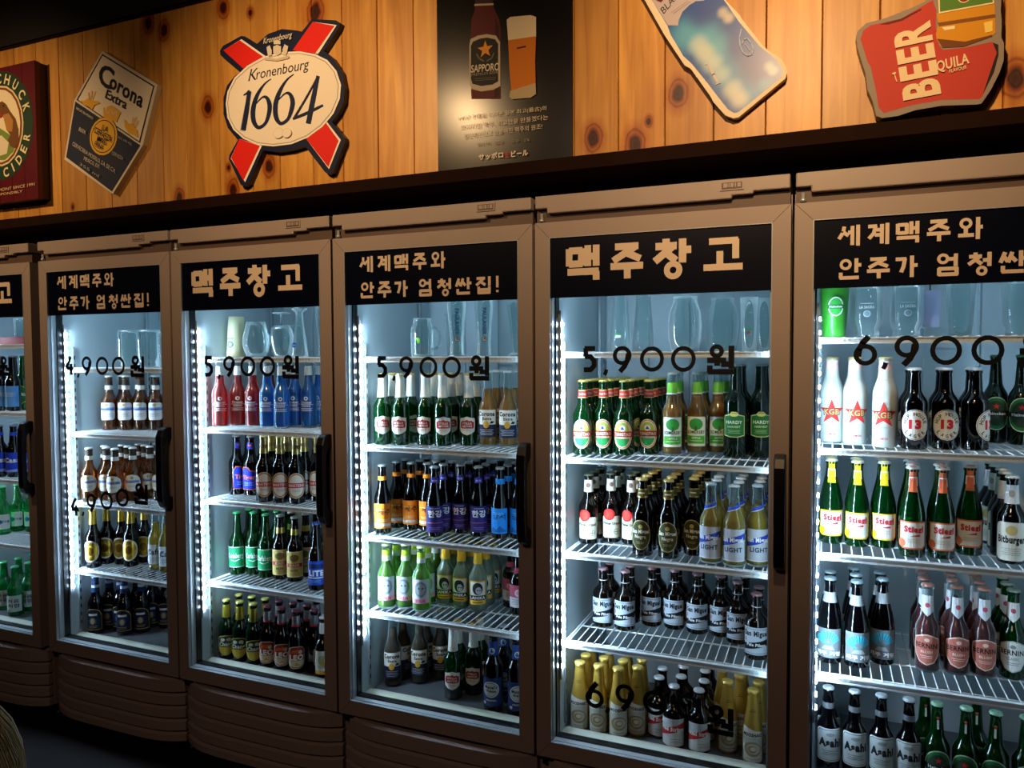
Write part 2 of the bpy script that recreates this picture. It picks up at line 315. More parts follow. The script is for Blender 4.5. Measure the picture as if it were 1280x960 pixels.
CORONA=[
('p',[(.3659,2.4835),(.6233,2.3308),(.5485,2.1375),(.3993,1.9839),(.1597,2.1289),(.2195,2.3319)],'D8CDB8'),
('p',[(.3664,2.4726),(.6088,2.3282),(.5364,2.1447),(.2312,2.3322)],'1A1A22'),
('p',[(.3679,2.4663),(.6024,2.3267),(.5317,2.1524),(.2401,2.331)],'E6DCC6'),
('p',[(.2256,2.3268),(.5378,2.1374),(.3962,1.9927),(.1709,2.1353)],'18233F'),
('e',(.362,2.1873),.0715,.0677,'18233F'),
('e',(.362,2.1873),.0681,.0653,'E9B32A'),
('e',(.362,2.1873),.0597,.0575,'18233F'),
('e',(.362,2.1873),.0563,.0545,'E9B32A'),
('T', 'C', (.3405, 2.3796), (.4061, 2.3415), (.3619, 2.4443), '111522', 2),
('T', 'orona', (.3947, 2.3551), (.5485, 2.2629), (.4133, 2.3993), '111522', 2),
('T', 'Extra', (.3755, 2.3203), (.4743, 2.2677), (.3884, 2.3475), '111522', 2),
('p',[(.3674,2.288),(.3799,2.2773),(.3889,2.2883),(.4077,2.2889),(.4268,2.2774),(.4514,2.2592),(.4293,2.2277),(.3662,2.2548)],'E2A92C'),
('S',[(.3783,2.2806),(.3879,2.2612),(.4039,2.2791),(.415,2.2548),(.4308,2.2708),(.4316,2.2467)],.0026,'E6DCC6'),
('p',[(.2551,2.3272),(.2726,2.3218),(.2949,2.328),(.3077,2.319),(.3381,2.3131),(.3533,2.3038),(.3245,2.2997),(.3126,2.286),(.2938,2.2994),(.2678,2.3114)],'E2A92C'),
('S',[(.2991,2.3214),(.2957,2.3493)],.0035,'E2A92C'),
('S',[(.306,2.3204),(.3134,2.353)],.0035,'E2A92C'),
('S',[(.3121,2.3196),(.3306,2.3476)],.0035,'E2A92C'),
('p',[(.4674,2.2351),(.4835,2.2176),(.5041,2.2139),(.5264,2.1904),(.5321,2.163),(.5127,2.1742),(.4849,2.1863),(.4706,2.206)],'E2A92C'),
('S',[(.504,2.2109),(.5115,2.2368)],.0033,'E2A92C'),
('S',[(.5105,2.2072),(.5254,2.235)],.0033,'E2A92C'),
('S',[(.5185,2.2002),(.5357,2.2219)],.0033,'E2A92C'),
('T', 'LA', (.3585, 2.2102), (.3856, 2.1973), (.366, 2.2275), '18233F', 1),
('T', 'CERVEZA', (.3184, 2.207), (.4031, 2.1608), (.3261, 2.2256), '18233F', 1),
('T', 'MAS', (.3329, 2.1747), (.3763, 2.154), (.3405, 2.1922), '18233F', 1),
('T', 'FINA', (.3201, 2.1578), (.3593, 2.1388), (.3277, 2.1753), '18233F', 1),
('T', 'HECHO EN MEXICO', (.2361, 2.297), (.3183, 2.2498), (.2391, 2.3046), 'D8CDB8', 1),
('T', 'BEER', (.2465, 2.2203), (.2795, 2.2023), (.2514, 2.2321), 'D8CDB8', 0),
('T', 'CERVEZA', (.4067, 2.1198), (.46, 2.0931), (.4105, 2.1303), 'B9B0A0', 0),
('T', 'ALC. 4.5% VOL.', (.44, 2.1723), (.5057, 2.1374), (.4428, 2.1792), 'B9B0A0', 0),
('T', 'CERVECERIA MODELO, S.A. DE C.V.', (.2132, 2.1714), (.4214, 2.0523), (.2173, 2.1846), 'D8CDB8', 0),
('T', 'MEXICO, D.F.', (.2691, 2.1139), (.3466, 2.0754), (.2731, 2.1259), 'D8CDB8', 0),
('T', '355 ml', (.2471, 2.0988), (.3412, 2.0453), (.2501, 2.1078), 'A9A294', 0)]
KRON=[
('p',[(.8966,2.3995),(.9095,2.4134),(.9841,2.4328),(1.0002,2.4289),(1.0477,2.3975),(1.0918,2.4212),(1.1464,2.4274),(1.1997,2.4143),(1.2222,2.4069),(1.2602,2.4382),(1.3477,2.419),(1.3633,2.4086),(1.3581,2.3948),(1.3026,2.3357),(1.335,2.3099),(1.3667,2.2636),(1.3766,2.215),(1.3724,2.1741),(1.3539,2.1439),(1.3281,2.1202),(1.3743,2.0671),(1.3741,2.0553),(1.3291,1.9673),(1.3145,1.9645),(1.2999,1.9731),(1.2268,2.0596),(1.1772,2.0527),(1.123,2.0524),(1.0641,2.0637),(1.0055,1.9636),(.989,1.9569),(.9728,1.9634),(.9253,2.0511),(.9281,2.0636),(.9639,2.1075),(.9237,2.1504),(.9065,2.1972),(.9078,2.2482),(.9229,2.2843),(.9524,2.3087),(.9789,2.3206),(.898,2.3866)],'141D3D'),
('p',[(.9117,2.3991),(.9863,2.4224),(1.0863,2.3512),(1.0017,2.3216)],'F2EBDD'),
('p',[(.9117,2.3991),(.9797,2.4197),(1.076,2.3509),(.9977,2.3241)],'E0261C'),
('p',[(1.1871,2.3557),(1.2637,2.4287),(1.351,2.4042),(1.2819,2.33)],'F2EBDD'),
('p',[(1.1871,2.3557),(1.2637,2.4287),(1.3431,2.4032),(1.2716,2.3328)],'E0261C'),
('p',[(1.2333,2.0801),(1.3113,2.1223),(1.3605,2.0627),(1.3162,1.98)],'F2EBDD'),
('p',[(1.2333,2.0801),(1.3076,2.1191),(1.3525,2.0613),(1.3141,1.9862)],'E0261C'),
('p',[(.9345,2.0521),(.9722,2.1098),(1.062,2.0777),(.9918,1.97)],'F2EBDD'),
('p',[(.9362,2.0532),(.9722,2.1098),(1.054,2.0785),(.9854,1.9756)],'E0261C'),
('p',[(.9189,2.2276),(.9265,2.2647),(.9565,2.3049),(1.0101,2.3348),(1.0745,2.353),(1.1449,2.3562),(1.2135,2.3479),(1.273,2.3302),(1.3167,2.3055),(1.3488,2.2692),(1.3646,2.2255),(1.3596,2.1847),(1.3358,2.1432),(1.2949,2.1093),(1.2386,2.0826),(1.1776,2.0699),(1.1077,2.0708),(1.0445,2.0827),(.9885,2.1079),(.9483,2.1411),(.9245,2.1822)],'F4EDE0'),
('p',[(.9256,2.228),(.9331,2.2626),(.9621,2.3003),(1.0148,2.3291),(1.0775,2.347),(1.1463,2.3505),(1.2119,2.3427),(1.2692,2.3254),(1.3115,2.3021),(1.3422,2.2672),(1.3567,2.226),(1.3524,2.1869),(1.3293,2.1464),(1.2898,2.1135),(1.2349,2.0873),(1.1754,2.075),(1.1078,2.0757),(1.047,2.0875),(.9927,2.1119),(.9541,2.1436),(.9311,2.1827)],'A9A2A0'),
('p',[(.9289,2.2275),(.9364,2.2609),(.9653,2.298),(1.0172,2.3262),(1.079,2.3443),(1.1471,2.3479),(1.2111,2.3404),(1.267,2.3233),(1.3093,2.3001),(1.3393,2.2665),(1.3538,2.2258),(1.3496,2.1878),(1.3264,2.1485),(1.2876,2.1155),(1.2334,2.0899),(1.1746,2.0776),(1.1079,2.0782),(1.0487,2.0898),(.9952,2.1141),(.9566,2.1452),(.9344,2.1829)],'EFE6D6'),
('T', 'K', (1.013, 2.2855), (1.0452, 2.2859), (1.0252, 2.3225), '141D3D', 0),
('T', 'ronenbourg', (1.0452, 2.2872), (1.2462, 2.2898), (1.0507, 2.3188), '141D3D', 0),
('V',[(.9858,2.1323,.0195),(1.0019,2.1915,.0193),(1.0195,2.252,.016)],'B5AFB0'),
('V',[(.99,2.1343,.0202),(1.0043,2.1912,.0194),(1.0171,2.2536,.016)],'1A2547'),
('V',[(.9934,2.2443,.0041),(1.0048,2.2477,.0065),(1.018,2.256,.0064)],'1A2547'),
('V',[(1.1044,2.2799,.0023),(1.0765,2.2659,.0063),(1.048,2.2356,.0143),(1.0319,2.1971,.0184),(1.0326,2.1594,.0176),(1.0505,2.1359,.0112),(1.0778,2.1445,.011),(1.0926,2.1707,.0156),(1.0971,2.198,.0172),(1.0874,2.2223,.0118),(1.0701,2.2277,.0055),(1.0434,2.2113,.0032)],'1A2547'),
('V',[(1.1925,2.2813,.0023),(1.1646,2.267,.0062),(1.1378,2.2371,.0139),(1.1206,2.1999,.0179),(1.1214,2.1609,.0171),(1.1388,2.1378,.0108),(1.1653,2.1462,.0107),(1.1796,2.1702,.0152),(1.1862,2.1975,.0167),(1.1768,2.2219,.0114),(1.1592,2.2274,.0054),(1.131,2.2109,.0031)],'1A2547'),
('V',[(1.2829,2.2628,.0118),(1.2631,2.1946,.0178),(1.2439,2.1245,.0179)],'1A2547'),
('V',[(1.2836,2.2627,.0059),(1.2409,2.2066,.0067),(1.1898,2.1457,.0076)],'1A2547'),
('V',[(1.1867,2.146,.0061),(1.2437,2.1578,.009),(1.2997,2.1729,.0059)],'1A2547'),
('T', 'Kronenbourg', (1.0777, 2.3908), (1.1871, 2.3933), (1.0813, 2.4088), 'D9CFBC', 1),
('p',[(1.1166,2.3772),(1.1315,2.3792),(1.1468,2.3724),(1.1464,2.3523),(1.1307,2.3456),(1.1162,2.357)],'D9CFBC'),
('p',[(1.1183,2.3831),(1.1193,2.3934),(1.1318,2.395),(1.1441,2.3894),(1.1454,2.3788)],'D9CFBC'),
('p',[(1.0908,2.3783),(1.1035,2.3824),(1.1109,2.3658),(1.1106,2.3505),(1.0965,2.3496),(1.0936,2.3624)],'D9CFBC'),
('p',[(1.1744,2.368),(1.1607,2.3763),(1.1528,2.3623),(1.1524,2.3465),(1.1646,2.3421),(1.171,2.3521)],'D9CFBC'),
('p',[(1.0806,2.3416),(1.0839,2.3485),(1.129,2.3366),(1.1753,2.3405),(1.179,2.3338),(1.1713,2.3301),(1.1288,2.3293)],'C9BFAE'),
('e',(1.132,2.1083),.0209,.0167,'DACFBE'),
('e',(1.132,2.1083),.0186,.0148,'EFE6D6'),
('e',(1.1644,2.1046),.0184,.0147,'DACFBE'),
('e',(1.1644,2.1046),.0161,.0128,'EFE6D6')]
SAPP=[
('p',[(1.8034,2.4719),(1.8564,2.4615),(1.8576,2.3919),(1.8559,2.3813),(1.8641,2.361),(1.8766,2.334),(1.8803,2.3086),(1.8798,2.1196),(1.7895,2.1317),(1.7866,2.284),(1.7911,2.3488),(1.8009,2.3722),(1.8033,2.3908)],'521014'),
('p',[(1.864,2.3461),(1.8754,2.3144),(1.8754,2.1302),(1.8598,2.1223),(1.8636,2.2915)],'2C0809'),
('p',[(1.8011,2.3912),(1.8592,2.3827),(1.8592,2.3777),(1.801,2.3857)],'B9AC98'),
('p',[(1.8034,2.4719),(1.8564,2.4615),(1.8559,2.3873),(1.8034,2.3948)],'2A2623'),
('p',[(1.7849,2.2792),(1.7879,2.2964),(1.8106,2.3027),(1.8387,2.3021),(1.8664,2.2935),(1.8784,2.2742),(1.8789,2.1547),(1.8572,2.1477),(1.8208,2.1477),(1.7897,2.1596),(1.7841,2.1832)],'B0A592'),
('p',[(1.7894,2.2775),(1.7963,2.2885),(1.8173,2.2931),(1.8397,2.2924),(1.8636,2.284),(1.8729,2.2701),(1.8723,2.1681),(1.8545,2.1621),(1.8209,2.1628),(1.7938,2.1727),(1.7887,2.1876)],'151412'),
('star',(1.8339,2.2613),.0245,'D88A1E'),
('S',[(1.8074,2.2529),(1.8147,2.2392),(1.8298,2.2294)],.0034,'6B6353'),
('S',[(1.8606,2.2472),(1.8538,2.2342),(1.8382,2.2281)],.0033,'6B6353'),
('T', 'SAPPORO', (1.79, 2.2041), (1.8758, 2.198), (1.7913, 2.2241), 'D2C7B3', 1),
('T', 'PREMIUM BEER', (1.7916, 2.1937), (1.8724, 2.1895), (1.7923, 2.2007), '8C8270', 0),
('S',[(1.8012,2.1848),(1.8657,2.1795)],.0017,'5F584A'),
('S',[(1.804,2.1793),(1.8657,2.1745)],.0017,'5F584A'),
('p',[(1.8996,2.33),(1.9105,2.3355),(1.9697,2.3301),(1.9855,2.3225),(1.9853,2.2691),(1.9037,2.2741)],'CFC1A4'),
('p',[(1.9037,2.2741),(1.9853,2.2715),(1.9824,2.2037),(1.9838,2.1449),(1.9122,2.1361),(1.9071,2.1954)],'B8690F'),
('p',[(1.9095,2.1365),(1.9838,2.1474),(1.9848,2.1179),(1.9688,2.1102),(1.9148,2.1135),(1.9067,2.121)],'A89878'),
('p',[(1.9296,2.2502),(1.956,2.2509),(1.956,2.247),(1.9296,2.2462)],'2A1505'),
('T', '141년 전통을 이어온 일본 최고(最古)의', (1.7516, 2.0733), (2.0142, 2.0686), (1.7517, 2.0876), 'C9BBA6', 0),
('T', '프리미엄 맥주, 최고만을 만들겠다는', (1.7572, 2.047), (2.0194, 2.0445), (1.7573, 2.0613), 'C9BBA6', 0),
('T', '장인정신으로 만들어진 맥주의 원조!', (1.7674, 2.0223), (2.0025, 2.0221), (1.7675, 2.0366), 'C9BBA6', 0),
('T', '원산지 : 일본     도수 : 5%', (1.8084, 1.9973), (1.9662, 1.9934), (1.8085, 2.0065), '8A7F70', 0),
('T', 'サッポロ', (1.8127, 1.9577), (1.8877, 1.9571), (1.8128, 1.975), 'E8DCC8', 2),
('T', '生', (1.891, 1.9572), (1.9086, 1.9574), (1.8911, 1.9722), 'B02A2A', 1),
('T', 'ビール', (1.9118, 1.9561), (1.9617, 1.9558), (1.9119, 1.973), 'E8DCC8', 2)]
BLANC=[
('p',[(2.2437,2.3788),(2.2832,2.3083),(2.3341,2.2121),(2.384,2.1306),(2.3988,2.1202),(2.4476,2.0452),(2.454,2.0315),(2.4828,1.9955),(2.5017,1.9858),(2.5142,1.9868),(2.6201,2.0641),(2.6235,2.076),(2.6213,2.0918),(2.6107,2.1121),(2.5836,2.1335),(2.5683,2.15),(2.5219,2.2174),(2.5156,2.2296),(2.4811,2.2722),(2.4492,2.3259),(2.4106,2.3687),(2.3615,2.4239),(2.3183,2.4558),(2.271,2.4362),(2.2471,2.408)],'E4D6BC'),
('p',[(2.2609,2.3754),(2.3012,2.305),(2.3407,2.2356),(2.3491,2.2113),(2.3806,2.1539),(2.402,2.1311),(2.4442,2.0732),(2.4635,2.0447),(2.489,2.0092),(2.5032,1.9984),(2.5141,1.9996),(2.6111,2.0685),(2.6145,2.0835),(2.6003,2.1106),(2.5623,2.1478),(2.5126,2.2159),(2.4779,2.2728),(2.4396,2.3278),(2.4009,2.3642),(2.3582,2.4116),(2.3183,2.4427),(2.2813,2.4242),(2.2609,2.4019)],'BLUE'),
('p',[(2.2712,2.3602),(2.3012,2.305),(2.3423,2.2353),(2.3672,2.2305),(2.3694,2.2438),(2.3785,2.2617),(2.3948,2.275),(2.411,2.2818),(2.4319,2.2796),(2.4011,2.3255),(2.3184,2.4002)],'B7AEB9'),
('T', 'BLANC', (2.3322, 2.264), (2.3832, 2.3143), (2.3228, 2.2788), '1A1430', 0),
('p',[(2.3103,2.3034),(2.3187,2.3068),(2.3314,2.2995),(2.3248,2.2942)],'6E1220'),
('S',[(2.3489,2.2637),(2.3915,2.2853)],.0006,'7A7078'),
('S',[(2.3555,2.2609),(2.398,2.2825)],.0007,'7A7078'),
('S',[(2.4414,2.1278),(2.4537,2.0976),(2.4649,2.076)],.0064,'C9C4C8'),
('S',[(2.435,2.1229),(2.4423,2.1283)],.0025,'C9C4C8'),
('S',[(2.4595,2.0723),(2.4712,2.0758)],.0026,'C9C4C8'),
('S',[(2.5196,2.1957),(2.5148,2.1744),(2.5168,2.155),(2.524,2.1381),(2.5349,2.1301),(2.5441,2.1318),(2.5477,2.1423),(2.5423,2.1589),(2.533,2.1714),(2.5247,2.1696),(2.5217,2.1606)],.0028,'A6BEDD'),
('S',[(2.5285,2.1595),(2.5394,2.1404)],.0018,'A6BEDD')]
DESP=[
('p',[(2.7711,2.1322),(2.774,2.143),(2.7917,2.1577),(2.8269,2.1613),(2.8786,2.1745),(2.9095,2.1846),(2.9233,2.1977),(2.9393,2.2381),(2.98,2.2608),(3.0205,2.2466),(3.0423,2.2061),(3.0514,2.1681),(3.0509,2.138),(3.0531,2.1194),(3.0529,2.0831),(3.0579,2.0702),(3.058,2.0338),(3.0511,2.0105),(3.0358,1.976),(3.0189,1.9491),(3.0095,1.9482),(2.9437,1.9542),(2.8931,1.9512),(2.8589,1.9428),(2.8269,1.9419),(2.815,1.9482),(2.8072,1.9815),(2.7965,2.0088),(2.7915,2.0482),(2.7869,2.0618),(2.7744,2.1058)],'8A7F74'),
('p',[(2.7802,2.1242),(2.7859,2.1426),(2.8006,2.1514),(2.8617,2.1554),(2.9235,2.1852),(2.9308,2.159),(2.9299,2.1281),(2.9361,2.0865),(2.9446,2.0743),(2.9858,2.0725),(3.0367,2.0766),(3.0463,2.0538),(3.0351,2.0128),(3.0213,1.9657),(3.0147,1.9589),(2.9435,1.9668),(2.8873,1.9631),(2.8296,1.9528),(2.8192,1.967),(2.8143,1.9999),(2.8018,2.0596),(2.7957,2.0702)],'B4382C'),
('p',[(3.0372,2.075),(3.0474,2.0688),(3.0483,2.0474),(3.0405,2.012),(3.0212,1.9682),(3.03,2.0013),(3.045,2.0525)],'1E0E0C'),
('p',[(2.8183,2.15),(2.8617,2.1554),(2.9013,2.1705),(2.9013,2.1673),(2.8632,2.1504),(2.8358,2.1471)],'5A1512'),
('p',[(2.9309,2.1544),(3.0392,2.1582),(3.0422,2.094),(3.0352,2.0875),(2.983,2.0744),(2.9432,2.0786),(2.9326,2.0964),(2.9302,2.1093),(2.9348,2.1335)],'C98A12'),
('p',[(2.9332,2.1337),(3.0404,2.1337),(3.0411,2.126),(2.9355,2.1256)],'7A4A08'),
('p',[(2.9326,2.0996),(2.9856,2.0848),(3.0364,2.0913),(3.0352,2.0875),(2.983,2.0744),(2.9432,2.0786)],'6A3A0A'),
('p',[(2.9411,2.1224),(2.9659,2.122),(2.966,2.1152),(2.9467,2.1153)],'F0DDA8'),
('p',[(3.02,2.119),(3.0359,2.1209),(3.0363,2.098),(3.023,2.0971)],'E8C860'),
('p',[(2.9305,2.2367),(2.9351,2.1527),(3.0379,2.156),(3.0394,2.2217),(2.9936,2.252)],'E6D6A0'),
('p',[(2.9339,2.233),(2.9373,2.156),(3.0353,2.1589),(3.0363,2.2193),(2.9937,2.2474)],'4E7A2C'),
('e',(2.9826,2.1807),.0125,.0135,'E6D6A0'),
('e',(2.9826,2.1807),.0109,.0117,'8E2420'),
('T', 'BEER', (2.9389, 1.9793), (2.9146, 2.1416), (2.8705, 1.9738), 'E0C9A0', 3),
('T', 'T', (2.8515, 2.0172), (2.8584, 2.0185), (2.8454, 2.0379), 'E0C9A0', 2),
('T', 'QUILA', (2.9337, 2.0282), (2.9945, 2.0378), (2.9311, 2.0498), 'E0C9A0', 2),
('T', 'FLAVOUR', (2.957, 2.0217), (2.9898, 2.0262), (2.9564, 2.0292), 'E0C9A0', 1)]
WOOD=[
('e',(-.1358,2.275),.1789,.2008,'1E3B2A'),
('e',(-.1358,2.275),.1265,.1487,'D9C79A'),
('e',(-.1358,2.275),.1195,.142,'7A4026'),
('e',(-.1358,2.275),.1096,.134,'E0D3B0'),
('p',[(-.2433,2.2261),(-.2044,2.2628),(-.1413,2.2689),(-.0812,2.2349),(-.047,2.2042),(-.0687,2.1731),(-.116,2.1477),(-.1781,2.1541),(-.2242,2.1829)],'6F8A3A'),
('p',[(-.2064,2.222),(-.1323,2.2408),(-.0926,2.2093),(-.1047,2.1702),(-.1672,2.1632)],'D9CDB4'),
('p',[(-.1473,2.3609),(-.1213,2.3642),(-.1013,2.3515),(-.0792,2.3218),(-.0501,2.2914),(-.0359,2.2497),(-.038,2.2032),(-.055,2.1837),(-.0831,2.1935),(-.0972,2.2199),(-.0812,2.2349),(-.1026,2.2576),(-.114,2.2993),(-.1286,2.318),(-.1542,2.3246)],'6B4424'),
('p',[(-.1185,2.3134),(-.0876,2.3162),(-.0635,2.2864),(-.0704,2.2471),(-.0958,2.25),(-.1116,2.2856)],'A77B3E'),
('e',(-.1341,2.3119),.0124,.0081,'A02818'),
('e',(-.1149,2.3465),.0041,.0034,'0C0805'),
('A', 'WOODCHUCK', (-.1358, 2.275), .1533, .1727, 163, 17, .0349, 'E4D3A2'),
('A', 'HARD CIDER', (-.1358, 2.275), .1533, .1754, 203, 341, -.0336, 'E4D3A2'),
('T', 'CRAFTED IN VERMONT SINCE 1991', (-.3453, 2.0295), (.0445, 2.0385), (-.3448, 2.0406), 'D8C08E', 0),
('T', 'DRINK RESPONSIBLY', (-.2753, 2.0166), (-.0221, 2.0197), (-.2748, 2.0256), 'D8C08E', 0)]
BOT = [
(1,1,'hoe',[(.103,.205,2),(.183,.234,2),(.233,.253,2),(.283,.271,2),(.316,.284,2)]),
(1,2,'hoe',[(.088,.124,2),(.126,.151,2),(.21,.142,3),(.234,.194,3),(.263,.24,3),(.334,.233,2)]),
(1,3,'gold1',[(.091,.13,2),(.14,.204,2),(.213,.197,2)]),
(1,3,'cafri',[(.349,.193,1),(.412,.185,1)]),
(1,4,'dark',[(.086,.115,1),(.092,.155,2),(.117,.182,2),(.194,.176,2),(.184,.239,2),(.239,.261,2),(.277,.277,1)]),
(2,1,'red',[(.089,.144,2),(.137,.166,2),(.182,.183,2),(.212,.193,2)]),
(2,1,'blue',[(.254,.178,2),(.316,.17,2),(.386,.226,2)]),
(2,2,'tiger',[(.094,.196,2),(.15,.202,2)]),
(2,2,'martens',[(.283,.121,3),(.343,.131,3),(.4,.139,3),(.432,.202,3)]),
(2,3,'carls',[(.09,.192,3),(.145,.211,3),(.215,.201,3)]),
(2,3,'kirin',[(.275,.205,2),(.341,.202,3)]),
(2,3,'lite',[(.473,.15,2)]),
(2,4,'chang',[(.086,.118,2),(.124,.118,2),(.189,.118,2)]),
(2,4,'leo',[(.251,.118,2),(.32,.118,3),(.396,.118,3),(.397,.186,2)]),
(2,4,'white',[(.51,.126,1)]),
(3,1,'stella',[(.09,.131,2),(.154,.138,2),(.23,.166,2),(.288,.166,3),(.366,.195,2)]),
(3,1,'corona',[(.431,.198,3),(.497,.201,3)]),
(3,2,'orange',[(.089,.128,1),(.09,.214,2),(.143,.211,3),(.194,.213,3)]),
(3,2,'purple',[(.264,.155,3),(.322,.223,4),(.392,.206,4)]),
(3,2,'bluegs',[(.472,.21,3),(.516,.222,3)]),
(3,3,'lime',[(.088,.148,2),(.143,.161,3),(.207,.161,3)]),
(3,3,'klan',[(.255,.233,2),(.317,.229,3),(.377,.222,3)]),
(3,3,'pink',[(.465,.3,1),(.512,.245,1)]),
(3,4,'coronab',[(.096,.169,2),(.168,.221,2),(.213,.277,1)]),
(3,4,'stella',[(.321,.162,2),(.363,.216,2)]),
(3,4,'maisel',[(.474,.118,1),(.478,.209,1),(.551,.125,1)]),
(4,1,'tsing',[(.086,.154,5),(.146,.184,5),(.203,.183,5),(.267,.229,5)]),
(4,1,'somer',[(.332,.232,3),(.397,.278,3),(.456,.3,3)]),
(4,1,'biggreen',[(.528,.256,2),(.575,.269,2)]),
(4,2,'urq',[(.086,.208,3),(.15,.25,3),(.209,.248,2)]),
(4,2,'smdark',[(.27,.136,4),(.342,.135,4),(.409,.191,4)]),
(4,2,'smlight',[(.459,.126,4),(.527,.123,4),(.575,.137,4)]),
(4,3,'smpale',[(.126,.244,2),(.194,.24,2),(.26,.305,2),(.328,.304,2),(.399,.292,2),(.465,.292,2),(.526,.253,2),(.575,.17,2)]),
(4,4,'goldb',[(.086,.118,3),(.12,.118,3),(.176,.118,3),(.24,.15,2)]),
(4,4,'stripe',[(.297,.168,2),(.357,.12,3),(.427,.119,4)]),
(4,4,'goldb',[(.504,.166,2),(.554,.199,2),(.575,.118,3)]),
(5,1,'kgb',[(.086,.226,2),(.142,.202,2),(.212,.147,1)]),
(5,1,'hop',[(.274,.129,2),(.343,.154,2),(.406,.16,2)]),
(5,1,'heinek',[(.484,.354,1),(.529,.323,1)]),
(5,2,'stiegly',[(.086,.205,2),(.143,.2,2),(.209,.205,2)]),
(5,2,'stieglr',[(.274,.136,3),(.338,.143,2),(.403,.205,1)]),
(5,2,'bitb',[(.483,.154,5)]),
(5,3,'jeju',[(.088,.177,2),(.152,.173,3),(.218,.218,2)]),
(5,3,'berninir',[(.319,.209,3),(.384,.217,3),(.443,.223,3)]),
(5,3,'berniniw',[(.507,.237,3)]),
(5,4,'asahi',[(.086,.145,2),(.149,.145,1),(.209,.145,1),(.27,.145,1)]),
(5,4,'heinb',[(.319,.145,2),(.37,.145,1),(.429,.145,2),(.481,.145,1)]),
(0,1,'darkblue',[(.286,.131,2),(.322,.143,1)]),
(0,1,'carlg',[(.311,.187,2)]),
(0,2,'cass',[(.294,.122,3),(.324,.134,3),(.37,.152,2)]),
(0,3,'soju',[(.171,.204,2),(.178,.254,3),(.21,.267,3)]),
(0,4,'sojuw',[(.178,.18,3),(.294,.163,3),(.293,.216,3)])]
SZ = {0: [1.459, 1.187, 0.915, 0.651, 0.335], 1: [1.365, 1.119, 0.852, 0.59, 0.335], 2: [1.403, 1.158, 0.909, 0.619, 0.335], 3: [1.403, 1.125, 0.84, 0.596, 0.335], 4: [1.415, 1.121, 0.851, 0.596, 0.335], 5: [1.448, 1.176, 0.914, 0.61, 0.335]}
# ------------------------------------------------------------------ bottles: one prototype per kind
def q(ops):                                   # millimetres to metres
    out = []
    for o in ops:
        k = o[0]; s = .001
        if k == 'p': out.append(('p', [(x*s, y*s) for x, y in o[1]], o[2]))
        elif k == 'r': out.append(('r', o[1]*s, o[2]*s, o[3]*s, o[4]*s, o[5]))
        elif k == 'e': out.append(('e', (o[1]*s, o[2]*s), o[3]*s, o[4]*s, o[5]))
        elif k == 'S': out.append(('S', [(x*s, y*s) for x, y in o[1]], o[2]*s, o[3]))
        elif k == 'star': out.append(('star', (o[1]*s, o[2]*s), o[3]*s, o[4]))
        elif k == 't': out.append(('t', o[1], o[2]*s, o[3]*s, o[4]*s, o[5]*s, o[6], o[7] if len(o) > 7 else 1))
        elif k == 'A': out.append(('A', o[1], (o[2]*s, o[3]*s), o[4]*s, o[5]*s, o[6], o[7], o[8]*s, o[9]))
    return out
def rr(w, h, r, c, cy=0, cx=0):               # rounded rectangle
    pts = []
    for sx, sy, a0 in ((1, 1, 0), (-1, 1, 90), (-1, -1, 180), (1, -1, 270)):
        for a in (0, 30, 60, 90): pts.append((cx + sx*(w/2 - r) + r*cos(radians(a0 + a)), cy + sy*(h/2 - r) + r*sin(radians(a0 + a))))
    return ('p', pts, c)
def arch(w, y0, y1, rise, c): return ('p', [(-w/2, y0), (w/2, y0), (w/2, y1 - rise), (w*.36, y1 - rise*.35), (w*.18, y1 - rise*.08), (0, y1), (-w*.18, y1 - rise*.08), (-w*.36, y1 - rise*.35), (-w/2, y1 - rise)], c)
def shield(w, y0, y1, c): return ('p', [(0, y0), (w*.25, y0 + 4), (w*.42, y0 + 13), (w/2, y0 + 26), (w/2, y1 - 7), (w*.3, y1 - 2), (0, y1), (-w*.3, y1 - 2), (-w/2, y1 - 7), (-w/2, y0 + 26), (-w*.42, y0 + 13), (-w*.25, y0 + 4)], c)
def bars(y, n, w, c, g=3.2, h=1.0, cx=0): return [('r', cx - w/2*(1 - .18*(i % 2)), y - i*g, cx + w/2*(1 - .18*(i % 2)), y - i*g + h, c) for i in range(n)]
# shapes: H, R, top of straight body, start of neck, radius at neck start, radius at top
LONG = (.214, .0285, .112, .150, .0150, .0115); TALL = (.226, .0285, .118, .155, .0150, .0112)
SLIM = (.220, .0270, .105, .160, .0145, .0112); STUB = (.174, .0305, .098, .128, .0130, .0115); BIG = (.258, .0330, .150, .190, .0165, .0130)
TAPER = (.219, .0295, .085, .195, .0125, .0125); COR = (.234, .0275, .118, .158, .0155, .0112); GOLDS = (.194, .0262, .075, .165, .0150, .0125)
PEAR = (.206, .0290, .105, .145, .0140, .0115); SOJ = (.206, .0300, .110, .150, .0150, .0118)
W = 'F1F1EA'
K = {}
def kind(n, desc, shp, glass, cap, labels=(), necks=(), liq=None, cat='beer bottle', bands=(), H=None):
    K[n] = dict(desc=desc, shp=shp, glass=glass, cap=cap, labels=labels, necks=necks, liq=liq, cat=cat, bands=bands)
kind('hoe', 'amber bottle with pale blue-banded label', LONG, 'amber', 'DCE4E4', [(74, [rr(38, 44, 7, 'EDF2F4'), ('r', -19, 2, 19, 10, '8FA6DC'), ('t', 'Hoegaarden', 0, 3.4, 5, 34, '24408E'), ('e', 0, 16, 4, 4, 'C9B06A')] + bars(-6, 3, 24, 'A9B4C0'))], bands=[(158, 175, 'E6EAE6'), (175, 199, '3a3028')])
